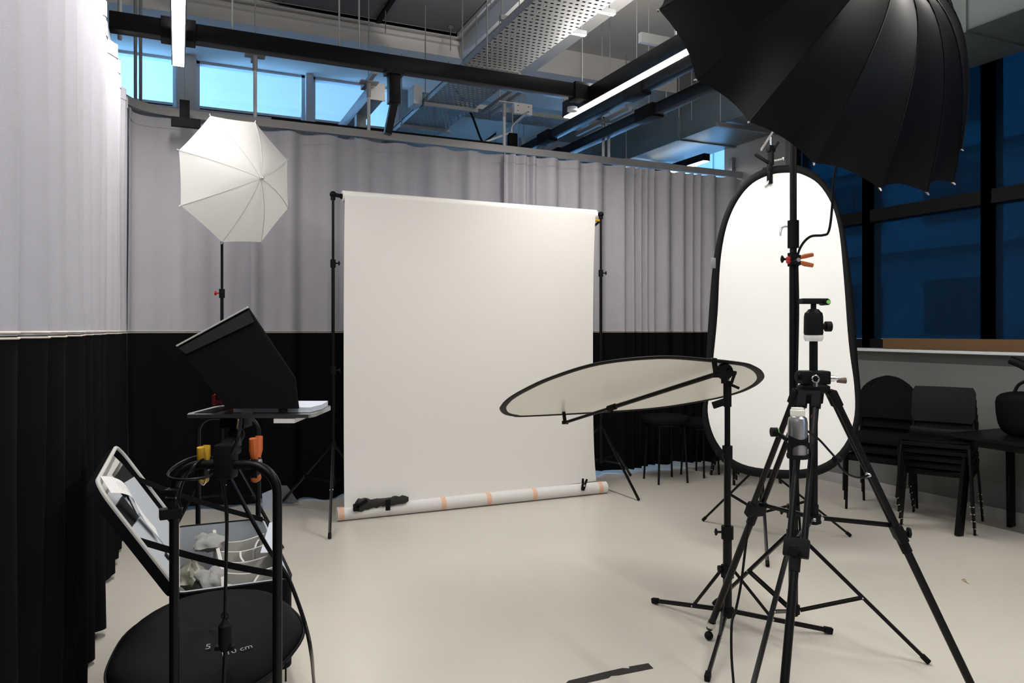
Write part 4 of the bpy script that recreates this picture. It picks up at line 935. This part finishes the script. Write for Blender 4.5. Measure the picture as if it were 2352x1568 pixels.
hq = [(520, 952), (409, 795), (569, 708), (676, 868), (684, 946)]
hood = thing('laptop_hood', 'black folding sun hood standing over the laptop tray', 'hood', W(560, 950, 2.1)); dz_ = .012
near = [W(x, y, 2.02) for x, y in hq]; near[0].z = near[4].z = zt+.027; offh = FW*.25-RT*.093-UP*.014
def panel(pts, name, th=.004, m=None): MB().prism(pts, (pts[1]-pts[0]).cross(pts[2]-pts[0]).normalized()*th).build(name, m or m_blkm, hood)
panel(near, 'side_panel'); panel([p+offh for p in near], 'side_panel')
panel([near[1], near[2], near[2]+offh, near[1]+offh], 'top_panel'); panel([near[2], near[3], near[3]+offh, near[2]+offh], 'back_panel'); panel([near[3], near[4], near[4]+offh, near[3]+offh], 'back_panel')
u1 = (near[2]-near[1]).normalized(); MB().bar(near[1]-u1*.002-FW*.004+UP*.002, near[2]+u1*.002-FW*.004+UP*.002, .008, .004, up=UP).build('edge_trim', m_divid, hood)
MB().prism([W(x, y, 2.0148) for x, y in ((411, 799), (571, 713), (584, 739), (428, 813))], FW*-.002).build('fold_flap', mat('hood_flap', (.008, .009, .012), .6), hood)
q = W(568, 946, 2.01); MB().box(q, (.03, .006, .008), rz=-YAW).build('port_plug', m_steel, hood)
tag(MB().box(W(493, 918, 2.2), (.012, .012, .03), rz=-YAW, bev=.002).bar(W(493, 918, 2.2), tb(.25, .6, zt+.012), .006, .006).build('red_latch', m_red), 'small red latch peeking from behind the hood on the tray', 'latch')
# cables and clamps on the near handle
spring_clamp('orange-tipped clamp gripping the near cart handle', W(588, 1062, 1.985), V((0, 0, 1)), FW, .11, m_or)
spring_clamp('yellow-capped clamp hanging from the near cart handle', W(468, 1072, 1.985), V((0, 0, 1)), FW, .09, m_yel)
kb = thing('carabiner', 'yellow and black clip hanging under the yellow-capped clamp', 'clip', W(466, 1100, 1.97))
MB().tube([W(466, 1098, 1.97)+(RT*.008*math.cos(a)+UP*.018*math.sin(a)) for a in [2*PI*i/14 for i in range(14)]], .0022, 6, closed=True).build('clip_loop', m_steel, kb)
cc = W(445, 1077, 1.96)
c = thing('coiled_cable', 'loop of black cable hung at the left of the near cart handle', 'cable', cc)
MB().tube([cc+RT*.063*math.cos(a)+FW*.06*math.sin(a)+UP*(.02*math.sin(a)-.004*math.cos(2*a)) for a in [2*PI*i/40 for i in range(40)]], .0038, 8, closed=True).build('cable_loop', m_blk, c)
MB().tube(spline([W(470, 1052, 1.97), W(445, 1070, 1.93), W(424, 1100, 1.92), W(412, 1140, 1.92), W(416, 1165, 1.92)], 6), .003, 8).build('cable_tail', m_blk, c)
c = thing('hanging_cable', 'black cable with inline plug hanging straight down before the round bag', 'cable', W(517, 1090, 1.95))
MB().tube(spline([W(553, 960, 1.99), W(548, 1000, 1.94), W(530, 1045, 1.94), W(505, 1075, 1.94), W(512, 1110, 1.94), W(521, 1180, 1.94), W(519, 1300, 1.94), W(517, 1425, 1.94)], 8), .0045, 8).build('upper_lead', m_blk, c)
q = W(517, 1460, 1.94); MB().lathe([(.001, -.04), (.012, -.038), (.017, -.02), (.017, .028), (.010, .036), (.006, .045), (.001, .046)], q, UP, 18).tube([q+V((0, 0, .052))+(RT*math.cos(a)+UP*math.sin(a))*.009 for a in [2*PI*i/12 for i in range(12)]], .002, 6, closed=True).box(q-V((0, 0, .03)), (.05, .02, .012), rz=-YAW, bev=.003).build('inline_plug', m_blkm, c)
MB().tube(spline([q-V((0, 0, .035)), W(514, 1560, 1.94), W(512, 1700, 1.94)], 6), .0045, 8).build('lower_lead', m_blk, c)
c = tag(MB().tube(spline([W(518, 1080, 1.95), W(540, 1120, 1.96), W(580, 1195, 1.97), W(620, 1265, 1.98), W(652, 1310, 2.02), W(672, 1350, 2.03), W(700, 1430, 2.04), W(715, 1500, 2.05), G(722, 1575, .30), G(740, 1720, .006), G(800, 1900, .006)], 8), .0055, 8).build('power_cable', m_blk), 'thick black cable slanting off the cart and down to the floor', 'cable')
ph_ = thing('phone_clamp', 'black phone clamp on the left tube of the near cart handle', 'clamp', W(400, 1160, 1.95))
MB().box(W(396, 1150, 1.955), (.02, .03, .07), rz=-YAW+.3, bev=.004).build('clamp_spine', m_blkm, ph_); MB().box(W(392, 1178, 1.95), (.055, .03, .028), rz=-YAW+.5, bev=.004).build('clamp_jaw', m_blkm, ph_); MB().box(W(396, 1128, 1.95), (.035, .03, .014), rz=-YAW, bev=.003).build('clamp_head', m_blkm, ph_)
MB().box(W(392, 1143, 1.935), (.028, .004, .004), rz=-YAW).build('chrome_edge', m_steel, ph_)
# folded card on the floor behind the cart
q = G(628, 1168); t = thing('folded_card', 'folded pale card standing on the floor behind the cart', 'card', q)
rows = [[q+RT*-.09+V((0, 0, 0)), q+RT*.06+FW*.03], [q+RT*-.10+V((0, 0, .13)), q+RT*.05+FW*.06+V((0, 0, .19))], [q+RT*.02+FW*.12+V((0, 0, .12)), q+RT*.20+FW*.14+V((0, 0, .05))]]
MB().grid(rows[:2], thick=.001).build('front_leaf', mat('pale_blue_card', (.42, .48, .60), .8), t); MB().grid([[q+RT*.05+FW*.06+V((0, 0, .19)), q+RT*.10+FW*.06+V((0, 0, .19))], [q+RT*.02+FW*.10+V((0, 0, .03)), q+RT*.19+FW*.10+V((0, 0, .03))]], thick=.001).build('back_leaf', m_wallr, t)
# small white spoon-like tag by the case
t = thing('paper_tag', 'pale curled card sticking out over the right edge of the case', 'card', cs(.22, .5, .03)); MB().prism([cs(.14, .30, .01), cs(.20, .26, .02), cs(.275, .50, .05), cs(.27, .56, .055), cs(.22, .56, .05)], ez*.001).build('card_sheet', m_plast, t)
# ------------------------------------------------------------------ stools, chairs, table at the right
def round_stool(label, p, zt_, r_, seed=0, group=None):
    t = thing('round_stool', label, 'stool', V((p.x, p.y, 0)), group); c0 = V((p.x, p.y, 0))
    MB().lathe([(.001, zt_), (r_*.8, zt_), (r_*.95, zt_-.012), (r_, zt_-.035), (r_*.97, zt_-.07), (r_*.8, zt_-.085), (.001, zt_-.085)], c0, UP, 36).build('seat', m_seatf, t)
    MB().lathe([(r_*.82, zt_-.10), (r_*.86, zt_-.10), (r_*.86, zt_-.086), (r_*.82, zt_-.086)], c0, UP, 30).build('seat_ring', m_blk, t)
    for k in range(4):
        a = .5+seed+k*PI/2; o = V((math.cos(a), math.sin(a), 0)); MB().cyl(c0+o*r_*.78+V((0, 0, zt_-.09)), c0+o*(r_*.92), .011, n=10).build('leg', m_blk, t)
    return t
round_stool('black padded round stool left of the tall white reflector', fr(1.58, 7.62), .68, .25, .15)
round_stool('lower black round stool tucked beside the taller stool', fr(2.02, 7.95), .60, .22, .6)
def padded_chair(label, loc, rz, dz, group):
    t = thing('padded_chair', label, 'chair', loc, group); L0 = V(loc); Rz = Matrix.Rotation(rz, 3, 'Z')
    P = lambda x, y, z: L0 + Rz @ V((x, y, z))            # +y is the front
    MB().box(P(0, 0, .455), (.46, .44, .06), rz=rz, bev=.022).build('seat', m_seatf, t)
    rows = []
    for i in range(11):
        u = i/10; row = []; h = .60+.34*u; w = .235*(1-max(0, (u-.45)/.55)**3*.45)
        for j in range(13):
            v = -1+2*j/12; row.append(P(w*v, -.235-.05*u+.035*v*v, h+.035*(1-v*v)*u))
        rows.append(row)
    MB().grid(rows, thick=.035).build('backrest', m_seatf, t, 50)
    for sx in (-1, 1):
        MB().tube([P(sx*.22, .20, 0), P(sx*.215, .19, .43)], .011).build('leg', m_blk, t)
        MB().tube([P(sx*.22, -.24, 0), P(sx*.215, -.20, .43), P(sx*.21, -.215, .60), P(sx*.20, -.26, .74)], .011).build('leg', m_blk, t)
    return t
pc = fr(3.20, 6.42); rzc = math.radians(112); pdir = Matrix.Rotation(rzc, 3, 'Z') @ V((0, 1, 0))
for k, lb in enumerate(('bottom black padded chair of the stack right of the tall reflector', 'middle black padded chair of the stack right of the tall reflector')):
    padded_chair(lb, V((pc.x, pc.y, k*.085))+pdir*(.03*k), rzc, 0, 'stacked padded chairs')
padded_chair('topmost black padded chair with rounded back beside the tall reflector', V((pc.x, pc.y, .17))+pdir*.06, rzc, 0, 'stacked padded chairs')
def shell_chair(label, loc, rz, group):
    t = thing('shell_chair', label, 'chair', loc, group); L0 = V(loc); Rz = Matrix.Rotation(rz, 3, 'Z'); P = lambda x, y, z: L0 + Rz @ V((x, y, z))
    rows = []
    prof = [(.24, .445), (.22, .46), (.1, .455), (-.08, .445), (-.17, .45), (-.20, .50)]
    for y, z in prof: rows.append([P(x*.235, y, z+.012*x*x) for x in (-1, -.7, -.35, 0, .35, .7, 1)])
    MB().grid(rows, thick=.01).build('seat', m_chair, t, 60)
    rows = []
    for i in range(8):
        u = i/7; y = -.205-.05*u-.02*u*u; z = .56+.28*u; w = .225 if 0 < i < 7 else .205; rows.append([P(x*w, y+.02*x*x, z) for x in (-1, -.7, -.35, 0, .35, .7, 1)])
    MB().grid(rows, thick=.012).build('backrest', m_chair, t, 60)
    for sx in (-1, 1):
        fr_ = MB().bar(P(sx*.225, .22, .44), P(sx*.25, .27, .0), .036, .016, up=Rz @ V((1, 0, 0)), bev=.004); fr_.build('leg', m_chair, t)
        MB().bar(P(sx*.225, -.18, .44), P(sx*.25, -.27, .0), .036, .016, up=Rz @ V((1, 0, 0)), bev=.004).build('leg', m_chair, t)
        MB().bar(P(sx*.215, -.20, .46), P(sx*.205, -.235, .62), .04, .014, up=Rz @ V((1, 0, 0)), bev=.004).build('back_support', m_chair, t)
        MB().bar(P(sx*.225, -.2, .435), P(sx*.225, .24, .435), .016, .03, bev=.003).build('side_rail', m_chair, t)
        MB().bar(P(sx*.25, .255, .004), P(sx*.25, .285, .004), .03, .006).build('glide', m_steel, t)
        MB().bar(P(sx*.25, -.285, .004), P(sx*.25, -.255, .004), .03, .006).build('glide', m_steel, t)
    MB().bar(P(-.225, .235, .43), P(.225, .235, .43), .016, .03, bev=.003).build('front_rail', m_chair, t)
    return t
sc0 = fr(3.46, 5.95); rzs = math.radians(118); sdir = Matrix.Rotation(rzs, 3, 'Z') @ V((0, 1, 0))
order = ('lowest', 'second', 'third', 'fourth', 'topmost')
for k in range(5): shell_chair('%s black plastic chair of the stack beside the table' % order[k], V((sc0.x, sc0.y, 0))+sdir*(.045*k)+V((0, 0, .062*k)), rzs, 'stacked plastic chairs')
sc1 = fr(2.42, 7.7); sdir2 = Matrix.Rotation(math.radians(165), 3, 'Z') @ V((0, 1, 0))
for k in range(3): shell_chair('%s chair of the small stack behind the tall white reflector' % ('lowest', 'middle', 'topmost')[k], V((sc1.x, sc1.y, 0))+sdir2*(.045*k)+V((0, 0, .062*k)), math.radians(165), 'small chair stack')
tb_ = thing('side_table', 'black table with flat splayed legs at the right edge', 'table', (5.65, 3.0, 0))
MB().b2((5.30, 1.6, .745), (6.02, 3.78, .77), bev=.004).build('tabletop', m_chair, tb_)
MB().b2((5.36, 3.64, .69), (5.97, 3.70, .745)).b2((5.36, 1.7, .69), (5.42, 3.64, .745)).build('apron', m_chair, tb_)
for x, xx in ((5.42, 5.36), (5.92, 5.98)):
    for y in (3.67, 1.75): MB().bar((x, y, .70), (xx, y+(.03 if y > 3 else -.03), .004), .07, .03, up=V((0, 1, 0)), bev=.003).build('leg', m_chair, tb_)
def lump(name, label, cat, c0, sx, sy, sz, m, seed):
    rn = random.Random(seed); ph = [rn.uniform(0, 6) for _ in range(4)]; t = thing(name, label, cat, c0); rows = []
    for i in range(13):
        th = PI*i/12; row = []
        for j in range(24):
            f = 2*PI*j/24; cx_, cy_ = math.cos(f), math.sin(f); cx_ = math.copysign(abs(cx_)**.5, cx_); cy_ = math.copysign(abs(cy_)**.5, cy_)
            st_ = math.sin(th)**.45; ct = math.copysign(abs(math.cos(th))**.6, math.cos(th)); w = 1+.05*math.sin(4*f+ph[0])+.04*math.sin(3*th+ph[1]+f)
            row.append(V(c0)+V((sx*st_*cx_*w, sy*st_*cy_*w, sz+sz*ct*w)))
        rows.append(row)
    MB().grid(rows, wrap=True).build('bag_body', m, t, 70); return t
t = lump('holdall', 'black holdall bag standing on the side table', 'bag', V((5.72, 3.30, .765)), .17, .30, .165, m_navy, 3)
MB().tube(spline([V((5.60, 3.45, 1.06)), V((5.60, 3.40, 1.16)), V((5.62, 3.25, 1.20)), V((5.62, 3.12, 1.10))], 6), .012, 8).build('carry_strap', m_blkm, t)
t = thing('umbrella_bundle', 'dark folded item lying on top of the holdall', 'bundle', (5.8, 3.3, 1.1)); MB().tube(spline([W(2320, 826, 5.35), W(2345, 836, 5.3), W(2375, 850, 5.25), W(2420, 850, 5.2)], 5), .03, 12, rs=None).build('bundle_body', m_blkm, t)
t = thing('cardboard_box', 'long flat brown cardboard box lying on the window sill', 'box', (6.15, 3.6, 1.375))
MB().b2((6.06, 1.2, 1.377), (6.23, 4.93, 1.475), bev=.003).build('box_body', m_brown, t)
